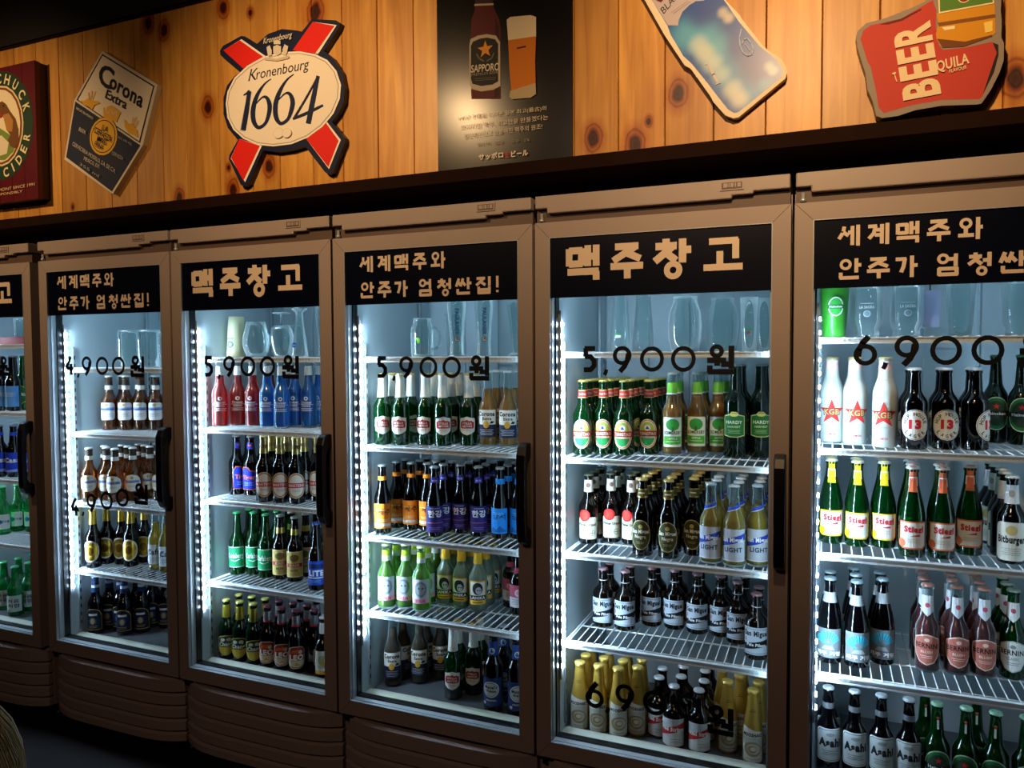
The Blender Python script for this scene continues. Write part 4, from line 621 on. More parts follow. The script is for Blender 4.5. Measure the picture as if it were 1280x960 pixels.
def build_kind(n):
    d = K[n]; sh = d['shp']; H, R, zs, zn, rn, rt = sh; P = []
    zz = [0, .0015, .004] + [zs + (zn - zs) * i / 7 for i in range(8)] + [zn + (H - .014 - zn) * i / 2 for i in (1, 2)]
    prof = [(0, .003)] + [(prof_r(sh, z), z) for z in zz] + [(rt + .0016, H - .0125), (rt + .0016, H - .007), (rt, H - .006), (rt, H - .003), (0, H - .003)]
    P.append(('glass_body', MB().lathe(prof, 22).mesh(n + '_glass', GL[d['glass']])))
    if d['liq']:
        m, f = d['liq']; top = H * f; zl = [.006, .012] + [zs + (zn - zs) * i / 6 for i in range(7) if zs + (zn - zs) * i / 6 < top] + [top]
        pl = [(0, .005)] + [(prof_r(sh, z) - .0016, z) for z in zl] + [(0, top)]
        P.append(('drink', MB().lathe(pl, 18).mesh(n + '_drink', GL[m])))
    cp = [(rt + .0032, H - .0065), (rt + .0034, H - .005), (rt + .0016, H - .0012), (rt - .001, H), (0, H)]
    P.append(('cap', MB().lathe([cp[0], cp[1]], 24, flute=-.07).lathe(cp[1:], 24).mesh(n + '_cap', mat('cap_' + d['cap'], d['cap'], .35, .25))))
    for i, (a, b, c) in enumerate(sorted(d['bands'])):
        a = min(a * .001, H - .02); b = min(b * .001, H - .007)
        if b <= a: continue
        st = [a + (b - a) * t / 4 for t in range(5)]
        pb = [(prof_r(sh, z) + .0007 + (.0017 if z > H - .014 else 0), z) for z in st]
        P.append(('neck_foil' if i == 0 else 'neck_band', MB().lathe(pb, 20).mesh(n + '_foil', ink(c))))
    for tag_, L in (('label', d['labels']), ('neck_label', d['necks'])):
        for zc, ops in L:
            if tag_ == 'label':
                w, lo, hi = op_extent(ops); sy = SCL.get(n, 1); sx = min(sy, R * 2350 / w); ops = resize(ops, sx, sy)
                if n not in ('kgb', 'urq'): zc = max(zc, 9 - lo * sy); zc = min(zc, max(zs * 1000 + 8 - hi * sy, 9 - lo * sy))
            zc *= .001; Rr = prof_r(sh, zc); eps = .0011 if tag_ == 'label' else .0016
            cuts = [i * .006 for i in range(-6, 7)]; zcuts = [zs - zc, zn - zc] + [zs - zc + (zn - zs) * i / 4 for i in (1, 2, 3)]
            def warp(co, zc=zc, Rr=Rr, eps=eps):
                z = zc + co.z; a = co.x / Rr; r = prof_r(sh, z) + eps - co.y
                return Vector((r * sin(a), -r * cos(a), z))
            P.append((tag_, decal(n + '_' + tag_, q(ops), .00013, warp, cuts, zcuts, 2)))
    PROTO[n] = P; return P
# ------------------------------------------------------------------ the setting
W = .66; WOODY = .02
def struct(name, me, **k): return obj(name, me, kind='structure', **k)
FLOORM = mat('dark_floor', '1C1512', .7, 0, .2, noise=.25)
struct('floor', MB().box(-2.2, 5.2, -4.2, .9, -.06, 0).mesh('floor', FLOORM))
struct('ceiling', MB().box(-2.2, 5.2, -4.2, .9, 2.95, 3.02).mesh('ceiling', DARK))
WALLD = mat('painted_dark_wall', '15161C', .8, noise=.15)
struct('wall_right', MB().box(5.1, 5.2, -4.2, .9, -.01, 2.95).mesh('wall_right', WALLD))
struct('wall_left', MB().box(-2.2, -2.1, -4.2, .9, -.01, 2.95).mesh('wall_left', WALLD))
struct('wall_front', MB().box(-2.1, 5.1, -4.2, -4.1, -.01, 2.95).mesh('wall_front', WALLD))
# back wall: dark plaster, and the pine fascia that hangs in front of its upper half
wb = struct('wall_back', MB().box(-2.1, 5.1, .80, .9, -.01, 2.95).mesh('wall_back', WALLD))
seams = [-.97, -.85, -.735, -.61, -.49, -.37, -.25, -.125, -.005, .117, .244, .372, .496, .619, .727, .869, 1.005, 1.114, 1.243, 1.354, 1.478, 1.601, 1.715, 1.84, 1.965, 2.09, 2.21, 2.331, 2.452, 2.575, 2.70, 2.822, 2.945, 3.065, 3.19, 3.31, 3.43, 3.56, 3.68, 3.80]
ft = struct('wall_fascia', MB().box(-1.0, 3.83, WOODY + .018, WOODY + .05, 1.93, 2.60).mesh('fascia_backing', TRIMW))
for i in range(len(seams) - 1):
    a, b = seams[i] + .0006, seams[i+1] - .0006; g = .0018; y = WOODY + random.uniform(-.0008, .0008)
    vs = [(a, y + .004, 1.935), (a + g, y, 1.935), (b - g, y, 1.935), (b, y + .004, 1.935), (b, WOODY + .017, 1.935), (a, WOODY + .017, 1.935)]
    vs += [(x, yy, 2.577) for x, yy, z in vs]
    fs = [(0, 1, 7, 6), (1, 2, 8, 7), (2, 3, 9, 8), (3, 4, 10, 9), (5, 0, 6, 11), (5, 4, 3, 2, 1, 0), (6, 7, 8, 9, 10, 11)]
    obj('plank', MB().add(vs, fs).mesh('plank', PINE), ft)
struct('trim_1', MB().box(-1.0, 3.83, -.012, .30, 1.900, 1.9345).mesh('trim', TRIMW))
struct('trim_2', MB().box(-1.0, 3.83, .03, .8, 2.60, 2.95).mesh('upper_bulkhead', DARK))

# ------------------------------------------------------------------ beverage coolers
ZG0, ZG1 = .341, 1.7275; GX0, GX1 = .045, .6145; ZD0, ZD1 = .299, 1.769; LZ = .335
def mesh_casing():
    b = MB(); a0, a1 = .003, W - .003
    b.box(a0, .048, .05, .60, .06, 1.80).box(.618, a1, .05, .60, .06, 1.80).box(.048, .618, .55, .60, .06, 1.80)
    b.box(.048, .618, .05, .55, 1.742, 1.80).box(.048, .618, .05, .55, .06, .326); return b
def mesh_liner():
    b = MB(); b.box(.0482, .055, .052, .5495, .3265, 1.7415).box(.611, .6178, .052, .5495, .3265, 1.7415).box(.055, .611, .50, .5495, .3265, 1.7415).box(.055, .611, .052, .50, 1.736, 1.7415)
    b.box(.058, .066, .425, .436, .36, 1.60, 1).box(.600, .608, .425, .436, .36, 1.60, 1).box(.0555, .060, .088, .098, .36, 1.45, 1).box(.606, .6105, .088, .098, .36, 1.45, 1)
    for i in range(34): z = .38 + i * .031; b.box(.0601, .0604, .0905, .0955, z, z + .014, 2); b.box(.0661, .0664, .428, .433, z, z + .014, 2)
    for x in (.20, .33, .46): b.box(x, x + .006, .494, .4999, .42, 1.70, 0)      # ribs of the back panel
    return b
def mesh_door():
    """mitred frame"""
    b = MB(); X0, X1 = .004, W - .004; o = [(X0, ZD0), (X1, ZD0), (X1, ZD1), (X0, ZD1)]; n = [(GX0, ZG0), (GX1, ZG0), (GX1, ZG1), (GX0, ZG1)]
    for i in range(4):
        j = (i + 1) % 4; A, B, C, D = o[i], o[j], n[j], n[i]; e = .0006
        cx = (A[0] + B[0] + C[0] + D[0]) / 4; cz = (A[1] + B[1] + C[1] + D[1]) / 4
        # a hair of shadow gap at each mitre
        dx, dz = (B[0] - A[0]), (B[1] - A[1]); L = hypot(dx, dz); ux, uz = dx / L * e, dz / L * e
        b.prism([(A[0] + ux, A[1] + uz), (B[0] - ux, B[1] - uz), (C[0] - ux, C[1] - uz), (D[0] + ux, D[1] + uz)], 0, .044)
    return b
def mesh_gasket():
    b = MB(); 
    for (x0, x1, z0, z1) in ((GX0, GX0 + .005, ZG0, ZG1), (GX1 - .005, GX1, ZG0, ZG1)): b.box(x0, x1, .010, .051, z0, z1)
    b.box(GX0, GX1, .010, .051, ZG0, ZG0 + .006).box(GX0, GX1, .010, .051, ZG1 - .005, ZG1)
    b.box(GX0, GX0 + .0022, -.0012, .0098, ZG0, ZG1).box(GX1 - .0018, GX1, -.0012, .0098, ZG0, ZG1).box(GX0, GX1, -.0012, .0098, ZG0, ZG0 + .004)
    b.box(GX0, GX1, -.0008, .0098, ZG1 - .0014, ZG1)
    b.box(GX0 + .005, GX0 + .009, .030, .050, ZG0, ZG1, 1).box(GX0 + .005, GX1 - .005, .028, .050, ZG0 + .006, ZG0 + .011, 1)
    return b
def mesh_handle():
    b = MB(); z0, z1 = .893, 1.172; n = 10
    prof = []
    def sec(y, z, ty, tz):      # section centre and half sizes
        return [(.637 - .0115, y - ty, z - tz), (.637 + .0115, y - ty, z - tz), (.637 + .0115, y + ty, z + tz), (.637 - .0115, y + ty, z + tz)]
    path = []
    for i in range(6): a = pi/2 * i / 5; path.append((-.038 * sin(a), z0 + .012 - .002 + .022 * (1 - cos(a)), a))
    rings = []
    outer = [(0, z0), (-.020, z0), (-.036, z0 + .008), (-.046, z0 + .030), (-.048, z0 + .07), (-.049, (z0 + z1)/2), (-.048, z1 - .07), (-.046, z1 - .030), (-.036, z1 - .008), (-.020, z1), (0, z1)]
    inner = [(0, z0 + .040), (-.012, z0 + .042), (-.020, z0 + .048), (-.026, z0 + .060), (-.028, z0 + .085), (-.029, (z0 + z1)/2), (-.028, z1 - .085), (-.026, z1 - .060), (-.020, z1 - .048), (-.012, z1 - .042), (0, z1 - .040)]
    vs = []; 
    for x in (.624, .6505): vs += [(x, y, z) for y, z in outer] + [(x, y, z) for y, z in inner]
    k = len(outer); m = 2 * k; fs = []
    for i in range(k - 1):
        fs += [(i, i+1, k+i+1, k+i), (m+i, m+k+i, m+k+i+1, m+i+1), (i, m+i, m+i+1, i+1), (k+i, k+i+1, m+k+i+1, m+k+i)]
    fs += [(0, k, m+k, m), (k-1, m+k-1, m+2*k-1, 2*k-1)]
    return b.add(vs, fs)
def gy(x):                                     # plan bulge of the lower grille
    t = abs(2 * (x - W/2) / (W - .012)); return .030 - .043 * (1 - t ** 5)
def slat(z0, z1, over):
    xs = [.006 + (W - .012) * i / 20 for i in range(21)]; vs = []; fs = []
    for x in xs:
        y = gy(x); vs += [(x, y, z0), (x, y - .001, z1 - .006), (x, y + .008, z1), (x, y + .022, z1), (x, y + .016, z0)]
    for i in range(20):
        for k in range(5): a = i*5 + k; c = i*5 + (k+1) % 5; fs.append((a, a + 5, c + 5, c))
    fs += [(0, 1, 2, 3, 4), (104, 103, 102, 101, 100)]
    return MB().add(vs, fs)
def mesh_header():
    H0 = 1.792
    return MB().prism([(.006, 1.84), (.006, 1.806), (.040, 1.806), (.040, H0), (.520, H0), (.520, 1.800), (.570, 1.800), (.570, 1.806), (W - .006, 1.806), (W - .006, 1.84)], -.004, .60)
def mesh_rack():
    b = MB()
    for i in range(23): x = .070 + i * .0237; b.rod((x, .088, 0), (x, .470, 0), .0017, 5)
    for y in (.100, .225, .345, .466): b.rod((.060, y, -.0035), (.603, y, -.0035), .0024, 5)
    b.rod((.062, .088, 0), (.062, .47, 0), .003, 5); b.rod((.603, .088, 0), (.603, .47, 0), .003, 5)
    return b
def mesh_rail():
    b = MB().box(.056, .607, .078, .0875, -.011, .0035).box(.056, .607, .0745, .078, -.011, -.007).box(.056, .607, .0745, .078, .0005, .0035)
    for i in range(46): x = .064 + i * .0118; b.box(x, x + .004, .0768, .078, -.007, .0005)
    return b
def mesh_led():
    b = MB().box(.0555, .0600, .0525, .068, .50, 1.535)
    return b
def mesh_diodes():
    b = MB()
    for i in range(30): z = .537 + i * .0331; b.box(.0601, .0640, .0550, .0640, z - .0042, z + .0042)
    return b
M = dict(casing=mesh_casing().mesh('casing', BODY), liner=mesh_liner().mesh('liner', [LINER, mat('slotted_rail', 'AAB4BA', .4, .6), BLACK]),
    floor_pan=MB().box(.055, .611, .100, .50, .3265, LZ).mesh('floor_pan', STEEL), sill=MB().box(.055, .611, .0525, .100, .3265, .345).mesh('sill', SILL),
    door=mesh_door().mesh('door', BODY), gasket=mesh_gasket().mesh('gasket', [SILV, BLACK]), handle=mesh_handle().mesh('handle', BLACK),
    pane=MB().add([(GX0, .006, ZG0), (GX1, .006, ZG0), (GX1, .006, ZG1), (GX0, .006, ZG1)], [(0, 1, 2, 3)]).mesh('pane', PANE),
    sign=MB().box(GX0 + .001, GX1 - .002, .0035, .0055, 1.566, ZG1 - .0015).mesh('sign_panel', NAVY),
    header=mesh_header().mesh('header', BODY), recess=MB().box(.006, W - .006, .012, .05, 1.770, 1.802).mesh('header_recess', BODYD),
    rack=mesh_rack().mesh('wire_rack', WIRE), rail=mesh_rail().mesh('shelf', mat('shelf_rail', 'D2DADF', .4)),
    led=mesh_led().mesh('led_channel', SILV), diodes=mesh_diodes().mesh('diodes', LEDM),
    back=MB().box(.01, W - .01, .035, .05, .055, .290).mesh('grille', BODYD),
    pin=MB().lathe([(0, 0), (.007, 0), (.007, .006), (.004, .008), (.004, .022), (0, .022)], 14).mesh('hinge_pin', SILV),
    hinge=MB().box(.012, .05, .0045, .035, .288, .297).box(.02, .034, .004, .03, .276, .288).mesh('hinge', BLACK))
plate = MB().prism([(-.028, -.011), (.028, -.011), (.028, .011), (-.028, .011)], -.0065, -.004)
for x in (-.028,): plate.box(-.024, .024, -.0068, -.0065, -.008, .008, 1)
for x, w, h in ((-.020, .010, .009), (-.008, .003, .009), (-.003, .007, .009), (.007, .003, .009), (.013, .008, .009)): plate.box(x, x + w, -.0073, -.0068, h - .013, h - .003, 0)
M['badge'] = plate.mesh('badge', [BODY, BODYD])
ZS = [.062, .100, .146, .192, .238, .287]
M['slats'] = [slat(ZS[i], ZS[i+1] - (.009 if i < 4 else 0), 0).mesh('slat', BODY) for i in range(5)]
# blocky hangul, each syllable in a unit box, strokes ('s') and rings ('o')
HG = {
'맥': [('s', [(.05,.92),(.05,.42)]), ('s', [(.05,.86),(.48,.86)]), ('s', [(.44,.92),(.44,.42)]), ('s', [(.05,.48),(.48,.48)]), ('s', [(.64,1),(.64,.40)]), ('s', [(.9,1),(.9,.40)]), ('s', [(.64,.68),(.9,.68)]), ('s', [(.0,.25),(.98,.25)]), ('s', [(.9,.25),(.9,.0)])],
'주': [('s', [(.14,.92),(.86,.92)]), ('s', [(.80,.92),(.08,.52)]), ('s', [(.45,.75),(.92,.55)]), ('s', [(.0,.36),(1,.36)]), ('s', [(.52,.36),(.52,.0)])],
'창': [('s', [(.32,1.02),(.32,.86)]), ('s', [(.02,.82),(.62,.82)]), ('s', [(.5,.80),(.0,.42)]), ('s', [(.3,.66),(.6,.42)]), ('s', [(.78,1),(.78,.36)]), ('s', [(.78,.70),(1.02,.70)]), ('o', .52, .17, .17)],
'고': [('s', [(.14,.90),(.88,.90)]), ('s', [(.82,.94),(.82,.36)]), ('s', [(.42,.60),(.42,.14)]), ('s', [(.0,.12),(1.0,.12)])],
'세': [('s', [(.26,.95),(.22,.68),(.02,.36)]), ('s', [(.22,.68),(.46,.50)]), ('s', [(.44,.66),(.62,.66)]), ('s', [(.64,.96),(.64,.04)]), ('s', [(.9,1),(.9,.0)])],
'계': [('s', [(.04,.88),(.44,.88)]), ('s', [(.38,.88),(.30,.55),(.08,.30)]), ('s', [(.40,.70),(.64,.70)]), ('s', [(.34,.46),(.64,.46)]), ('s', [(.66,.96),(.66,.04)]), ('s', [(.9,1),(.9,.0)])],
'와': [('o', .32, .74, .19), ('s', [(.32,.52),(.32,.26)]), ('s', [(.0,.20),(.66,.20)]), ('s', [(.82,1),(.82,.0)]), ('s', [(.82,.55),(1.02,.55)])],
'안': [('o', .32, .72, .20), ('s', [(.80,1),(.80,.32)]), ('s', [(.80,.68),(1.02,.68)]), ('s', [(.10,.34),(.10,.06)]), ('s', [(.05,.08),(.92,.08)])],
'가': [('s', [(.06,.86),(.52,.86)]), ('s', [(.46,.88),(.40,.5),(.30,.24)]), ('s', [(.76,1),(.76,.0)]), ('s', [(.76,.55),(1.0,.55)])],
'엄': [('o', .30, .78, .18), ('s', [(.52,.76),(.80,.76)]), ('s', [(.82,1),(.82,.42)]), ('s', [(.10,.32),(.92,.32)]), ('s', [(.10,.06),(.92,.06)]), ('s', [(.14,.36),(.14,.02)]), ('s', [(.86,.36),(.86,.02)])],
'청': [('s', [(.28,1),(.28,.88)]), ('s', [(.02,.82),(.54,.82)]), ('s', [(.44,.80),(.0,.46)]), ('s', [(.28,.68),(.54,.46)]), ('s', [(.58,.64),(.82,.64)]), ('s', [(.84,1),(.84,.36)]), ('o', .54, .16, .16)],
'싼': [('s', [(.18,.95),(.0,.48)]), ('s', [(.14,.75),(.30,.52)]), ('s', [(.46,.95),(.30,.48)]), ('s', [(.42,.75),(.62,.52)]), ('s', [(.80,1),(.80,.30)]), ('s', [(.80,.66),(1.02,.66)]), ('s', [(.10,.34),(.10,.06)]), ('s', [(.05,.08),(.92,.08)])],
'집': [('s', [(.02,.90),(.58,.90)]), ('s', [(.50,.90),(.0,.50)]), ('s', [(.3,.70),(.60,.50)]), ('s', [(.86,1),(.86,.44)]), ('s', [(.16,.42),(.16,.02)]), ('s', [(.86,.42),(.86,.02)]), ('s', [(.16,.24),(.86,.24)]), ('s', [(.10,.06),(.92,.06)])],
'원': [('o', .34, .80, .17), ('s', [(.0,.48),(.68,.48)]), ('s', [(.36,.48),(.36,.28)]), ('s', [(.50,.34),(.84,.34)]), ('s', [(.86,1),(.86,.18)]), ('s', [(.10,.30),(.10,.04)]), ('s', [(.04,.07),(.96,.07)])],
'!': [('s', [(.12,1.02),(.12,.30)]), ('s', [(.12,.14),(.12,.0)])],
'0': [('o', .5, .5, .42)],
'9': [('o', .42, .64, .30), ('s', [(.75,.72),(.70,.45),(.55,.22),(.30,.0)])],
'6': [('o', .52, .36, .30), ('s', [(.19,.30),(.24,.55),(.40,.78),(.66,1.0)])],
'5': [('s', [(.14,.93),(.78,.93)]), ('s', [(.22,.95),(.22,.60)]), ('s', [(.16,.60),(.50,.60),(.72,.44),(.72,.24),(.52,.08),(.10,.07)])],
'4': [('s', [(.60,1),(.08,.38)]), ('s', [(.04,.36),(.90,.36)]), ('s', [(.62,.62),(.62,.0)])],
',': [('s', [(.22,.12),(.18,-.02),(.08,-.18)])]}
def glyph_ops(ch, x, z, w, h, sw, col):
    ops = []
    for g in HG[ch]:
        if g[0] == 's': ops.append(('S', [(x + a*w, z + b*h) for a, b in g[1]], sw, col))
        else:
            n = 18; ro, ri = g[3]*h + sw*.5*.8, g[3]*h - sw*.5*.8; cx, cz = x + g[1]*w, z + g[2]*h; kx = 1.0 if ch != '0' else .95
            for i in range(n):
                a, b = 2*pi*i/n, 2*pi*(i+1)/n
                ops.append(('p', [(cx + kx*ri*cos(a), cz + ri*sin(a)), (cx + kx*ro*cos(a), cz + ro*sin(a)), (cx + kx*ro*cos(b), cz + ro*sin(b)), (cx + kx*ri*cos(b), cz + ri*sin(b))], col))
    return ops
def lay(chars, col, swk):                       # [(char, x, z, w, h)]
    ops = []
    for c, x, z, w, h in chars: ops += glyph_ops(c, x, z, w, h, h * swk, col)
    return ops
BIGT = [('맥', .096, 1.610, .088, .092), ('주', .214, 1.610, .086, .090), ('창', .330, 1.610, .090, .094), ('고', .452, 1.618, .094, .082)]
SMALLT = [(c, .100 + i * .0605, 1.662, .046, .048) for i, c in enumerate('세계맥주와')] + [(c, x, 1.585, .047, .048) for c, x in zip('안주가엄청싼집', (.101, .161, .217, .300, .363, .423, .486))] + [('!', .547, 1.588, .03, .044)]
PRICE = lambda d, z=1.347, x=.136, k=1.0, dz=0: [(d, x, z, .046*k, .066*k), (',', x + .058*k, z + dz*.13, .04*k, .05*k), ('9', x + .088*k, z + dz*.24, .05*k, .066*k), ('0', x + .154*k, z + dz*.4, .066*k, .066*k), ('0', x + .234*k, z + dz*.6, .066*k, .066*k), ('원', x + .326*k, z + dz*.85 - .004, .068*k, .070*k)]
BLKV = mat('black_vinyl', '06080E', .4); GC = {}
def letters(chars, col, swk, parent, y, nm, lab):    # every character is a piece of its own
    for c, x, z, w, h in chars:
        k = (c, round(w, 4), round(h, 4), nm)
        if k not in GC: GC[k] = decal('letter', glyph_ops(c, 0, 0, w, h, h * swk, col), .00004)
        obj(nm if c not in '4569,0' else 'numeral' if c != ',' else 'comma', GC[k], parent, (x, y, z), label=lab)
CNAMES = ['leftmost cut-off cooler', 'first whole cooler', 'third cooler', 'fourth cooler', 'fifth cooler', 'rightmost cooler']
CLABEL = ['brown beer cooler cut off by the left edge, soju on its lower shelves', 'beer cooler with 4,900 written twice on its glass door', 'beer cooler with red and blue drinks on its second shelf', 'beer cooler with tall wheat beer glasses and lime green bottles', 'beer cooler with 6,900 low on its door and stubby bottles', 'rightmost beer cooler, large 6,900 on glass and white starred bottles']
for i, zs in SZ.items():
    x0 = (i - 1) * W - (.04 if i == 0 else 0)
    t = thing('beverage_cooler', CLABEL[i], 'cooler', (x0, 0, 0), group=None)
    obj('casing', M['casing'], t); ln = obj('liner', M['liner'], t); obj('floor_pan', M['floor_pan'], t); obj('sill', M['sill'], t)
    hd = obj('header', M['header'], t); bevel(hd, .004); obj('header_recess', M['recess'], t)
    obj('badge', M['badge'], hd, (.520, 0, 1.823)); obj('hinge_pin', M['pin'], hd, (.022, .006, 1.772))
    gr = obj('grille', M['back'], t)
    for k in range(5): obj('slat', M['slats'][k], gr)
    obj('hinge', M['hinge'], gr)
    for fx in (.05, .61):
        for fy in (.1, .55): obj('foot', MB().lathe([(0, .0), (.022, .0), (.022, .008), (.010, .012), (.010, .06), (0, .06)], 12).mesh('foot', BLACK) if 'foot' not in M else M['foot'], t, (fx, fy, 0))
    d = obj('door', M['door'], t); obj('gasket', M['gasket'], d, label='silver sealing frame'); obj('glass_pane', M['pane'], d); bevel(obj('handle', M['handle'], d, label='black bow handle'), .003)
    obj('sign_panel', M['sign'], d, label='navy film sign band')
    letters(BIGT if i % 2 == 0 else SMALLT, VINYL, .20 if i % 2 == 0 else .17, d, .0030, 'letter', 'pale block character on the navy band')
    pr = {0: PRICE('5'), 1: PRICE('4', z=1.347, x=.130, k=1.01), 2: PRICE('5'), 3: PRICE('5', x=.152, k=.95), 4: PRICE('5', z=1.368), 5: PRICE('6', z=1.386)}[i]
    letters(pr, BLKV, .20, d, .0045, 'character', 'black price character')
    if i == 1: letters(PRICE('4', z=.826, k=1.0, dz=.085), BLKV, .20, d, .0045, 'character', 'black character of the lower price')
    if i == 4: letters([('6', .146, .462, .046, .068), (',', .200, .462, .04, .05), ('9', .232, .470, .05, .068), ('0', .300, .470, .066, .066), ('0', .385, .475, .066, .066), ('원', .468, .452, .066, .070)], BLKV, .20, d, .0045, 'character', 'black character of the bottom price')
    ls = obj('led_strip', M['led'], t); obj('diodes', M['diodes'], ls, kind='stuff', label='row of glowing white diodes')
    for z in zs[:4]:
        s = obj('shelf', M['rail'], t, (0, 0, z)); obj('wire_rack', M['rack'], s, (0, 0, .004), kind='stuff')
    if i == 3:
        for sx in (.125, .44): obj('sticker', MB().box(sx, sx + .045, .062, .085, .3452, .3456).mesh('sticker', mat('pale_sticker', 'C9D2B0', .6)), t)

# ------------------------------------------------------------------ bottles on the shelves
ORD = ['first', 'second', 'third', 'fourth', 'fifth', 'sixth', 'seventh', 'eighth', 'ninth', 'tenth', 'eleventh', 'twelfth', 'thirteenth', 'fourteenth', 'fifteenth', 'sixteenth']
SHN = ['top shelf', 'second shelf', 'third shelf', 'fourth shelf', 'cooler floor']
def place_proto(n, loc, rz, label, group):
    P = PROTO.get(n) or build_kind(n)
    r = thing('bottle', label, 'bottle', loc, rz, group)
    for nm, me in P: obj(nm, me, r)
    return r
RANK = ['front row', 'second row', 'third row', 'fourth row', 'fifth row', 'sixth row']
byshelf = {}
for n, s, k, cols in BOT:
    for ci, (x, y, nr) in enumerate(cols):
        for r in range(nr):
            R = K[k]['shp'][1]; kk = 'hoer' if (k == 'hoe' and s == 2) else k
            byshelf.setdefault((n, s), []).append([x + random.uniform(-.003, .003) * (r > 0), y + r * (2 * R + .0045), R + .0018, kk, r])
for (n, s), L in byshelf.items():
    for it in range(600):
        mv = 0
        for a in range(len(L)):
            for b in range(a + 1, len(L)):
                A, B = L[a], L[b]; dx, dy = B[0] - A[0], B[1] - A[1]; d = hypot(dx, dy); m = A[2] + B[2] + .0006
                if d < m:
                    d = max(d, 1e-4); e = (m - d) / d; wa, wb_ = (.2, .8) if A[4] < B[4] else (.8, .2) if A[4] > B[4] else (.5, .5)
                    A[0] -= dx*e*wa; A[1] -= dy*e*wa; B[0] += dx*e*wb_; B[1] += dy*e*wb_; mv += m - d
        for A in L: e_ = .0670 if A[1] + A[2] > .42 else .0612; A[0] = min(max(A[0], e_ + A[2]), .6660 - e_ - A[2]); A[1] = max(A[1], (.0885 if s < 4 else .101) + A[2])
        if mv < 1e-5: break
    keep = [A for A in L if A[1] <= .496 - A[2]]
    ok = []
    for A in sorted(keep, key=lambda a: a[4]):
        if all(hypot(A[0] - B[0], A[1] - B[1]) > A[2] + B[2] - .0002 for B in ok): ok.append(A)
    x0 = (n - 1) * W - (.04 if n == 0 else 0); z = (SZ[n][s] + .0060) if s < 4 else LZ + .0002
    for r in range(6):
        row = sorted([A for A in ok if A[4] == r], key=lambda a: a[0])
        cnt = {}
        for A in row:
            c = cnt.get(A[3], 0); cnt[A[3]] = c + 1; tot = sum(1 for B in row if B[3] == A[3])
            X = x0 + A[0]; ca = atan2(2.72 - X, 1.92 + A[1]); rz = ca * .7 + random.uniform(-.2, .2)
            if random.random() < (.02 if r == 0 else .22): rz += random.choice((-1, 1)) * random.uniform(.7, 1.6)
            pos = (ORD[c] + ' from left' if tot > 1 else 'alone')
            lab = '%s, %s, %s, %s, %s' % (K[A[3]]['desc'], pos, RANK[r], SHN[s], CNAMES[n])
            wds = lab.split()
            if len(wds) > 16: lab = '%s, %s, %s, %s, %s' % (K[A[3]]['desc'].replace(' bottle with', ' bottle,').replace(' and ', ' '), (ORD[c] + ' one'), RANK[r], SHN[s].replace('cooler floor', 'floor'), CNAMES[n])
            if len(lab.split()) > 16: lab = '%s, %s in %s, %s, %s' % (K[A[3]]['desc'].replace(' bottle with', ' bottle,').replace(' and ', ' '), ORD[c], RANK[r], SHN[s].replace('cooler floor', 'floor'), CNAMES[n])
            place_proto(A[3], (X, A[1], z), rz, lab, '%ss on the %s of the %s' % (K[A[3]]['cat'], SHN[s], CNAMES[n]))

# ------------------------------------------------------------------ glassware on the top shelves
def wall_glass(outer, th=.0018):
    """outer profile bottom to top -> closed thin wall"""
    inn = [(max(r - th, .0005), z + (th * 2 if i == 0 else 0)) for i, (r, z) in enumerate(outer)]
    return [(0, outer[0][1])] + outer + inn[::-1] + [(0, inn[0][1])]
GLS = {
 'pint': [(.026, 0), (.029, .03), (.034, .12), (.036, .145)],
 'jar': [(.034, 0), (.038, .01), (.038, .09), (.034, .105), (.029, .112), (.030, .118), (.030, .128)],
 'tall': [(.024, 0), (.022, .01), (.020, .04), (.024, .09), (.030, .15), (.029, .19)],
 'pils': [(.027, 0), (.026, .004), (.012, .014), (.014, .05), (.020, .10), (.027, .15), (.028, .165)],
 'snift': [(.028, 0), (.037, .015), (.043, .04), (.042, .065), (.034, .095), (.030, .115)],
 'flute': [(.018, 0), (.020, .05), (.024, .14)], 'big': [(.038, 0), (.044, .03), (.047, .07), (.042, .11), (.032, .135), (.034, .150)]}
GM = {}
def glass(kind_, name, label, x, z, i, y=.2, flip=False, extra=(), sc=1.0, m=None, rz=0):
    x0 = (i - 1) * W - (.04 if i == 0 else 0)
    t = thing(name, label, 'glass', (x0 + x, y, z), rz, 'glassware on the top shelves')
    key = (kind_, flip, sc, m)
    if key not in GM:
        pr = [(r * sc, zz * sc) for r, zz in wall_glass(GLS[kind_])]
        if flip: h = max(p[1] for p in pr); pr = [(r, h - zz) for r, zz in pr]
        GM[key] = MB().lathe(pr, 24).mesh(kind_, GL[m or 'tumbler'])
    obj('bowl', GM[key], t)
    for nm, me in extra: obj(nm, me, t)
    return t
def mug_handle(R, h):
    b = MB(); pts = [(R - .002, .2*h), (R + .018, .22*h), (R + .026, .35*h), (R + .027, .6*h), (R + .018, .78*h), (R - .002, .8*h)]
    for i in range(5): b.rod((pts[i][0], 0, pts[i][1]), (pts[i+1][0], 0, pts[i+1][1]), .005, 8)
    return b.mesh('mug_handle', GL['tumbler'])
def wrap(ops, R, eps, zc): 
    return decal('print', ops, .00012, lambda co: Vector(((R + eps - co.y) * sin(co.x / R), -(R + eps - co.y) * cos(co.x / R), zc + co.z)), [j * .006 for j in range(-5, 6)])
def stem(h): return MB().lathe([(0, 0), (.006, 0), (.004, .012), (.004, h - .006), (.030, h - .002), (.031, h), (0, h)], 16).mesh('stem', GL['tumbler'])
TZ = {i: SZ[i][0] + .0065 for i in SZ}
glass('jar', 'beer_glass', 'left one of two ribbed upturned glasses on top shelf, 4,900 cooler', .224, TZ[1], 1, flip=True, sc=1.12)
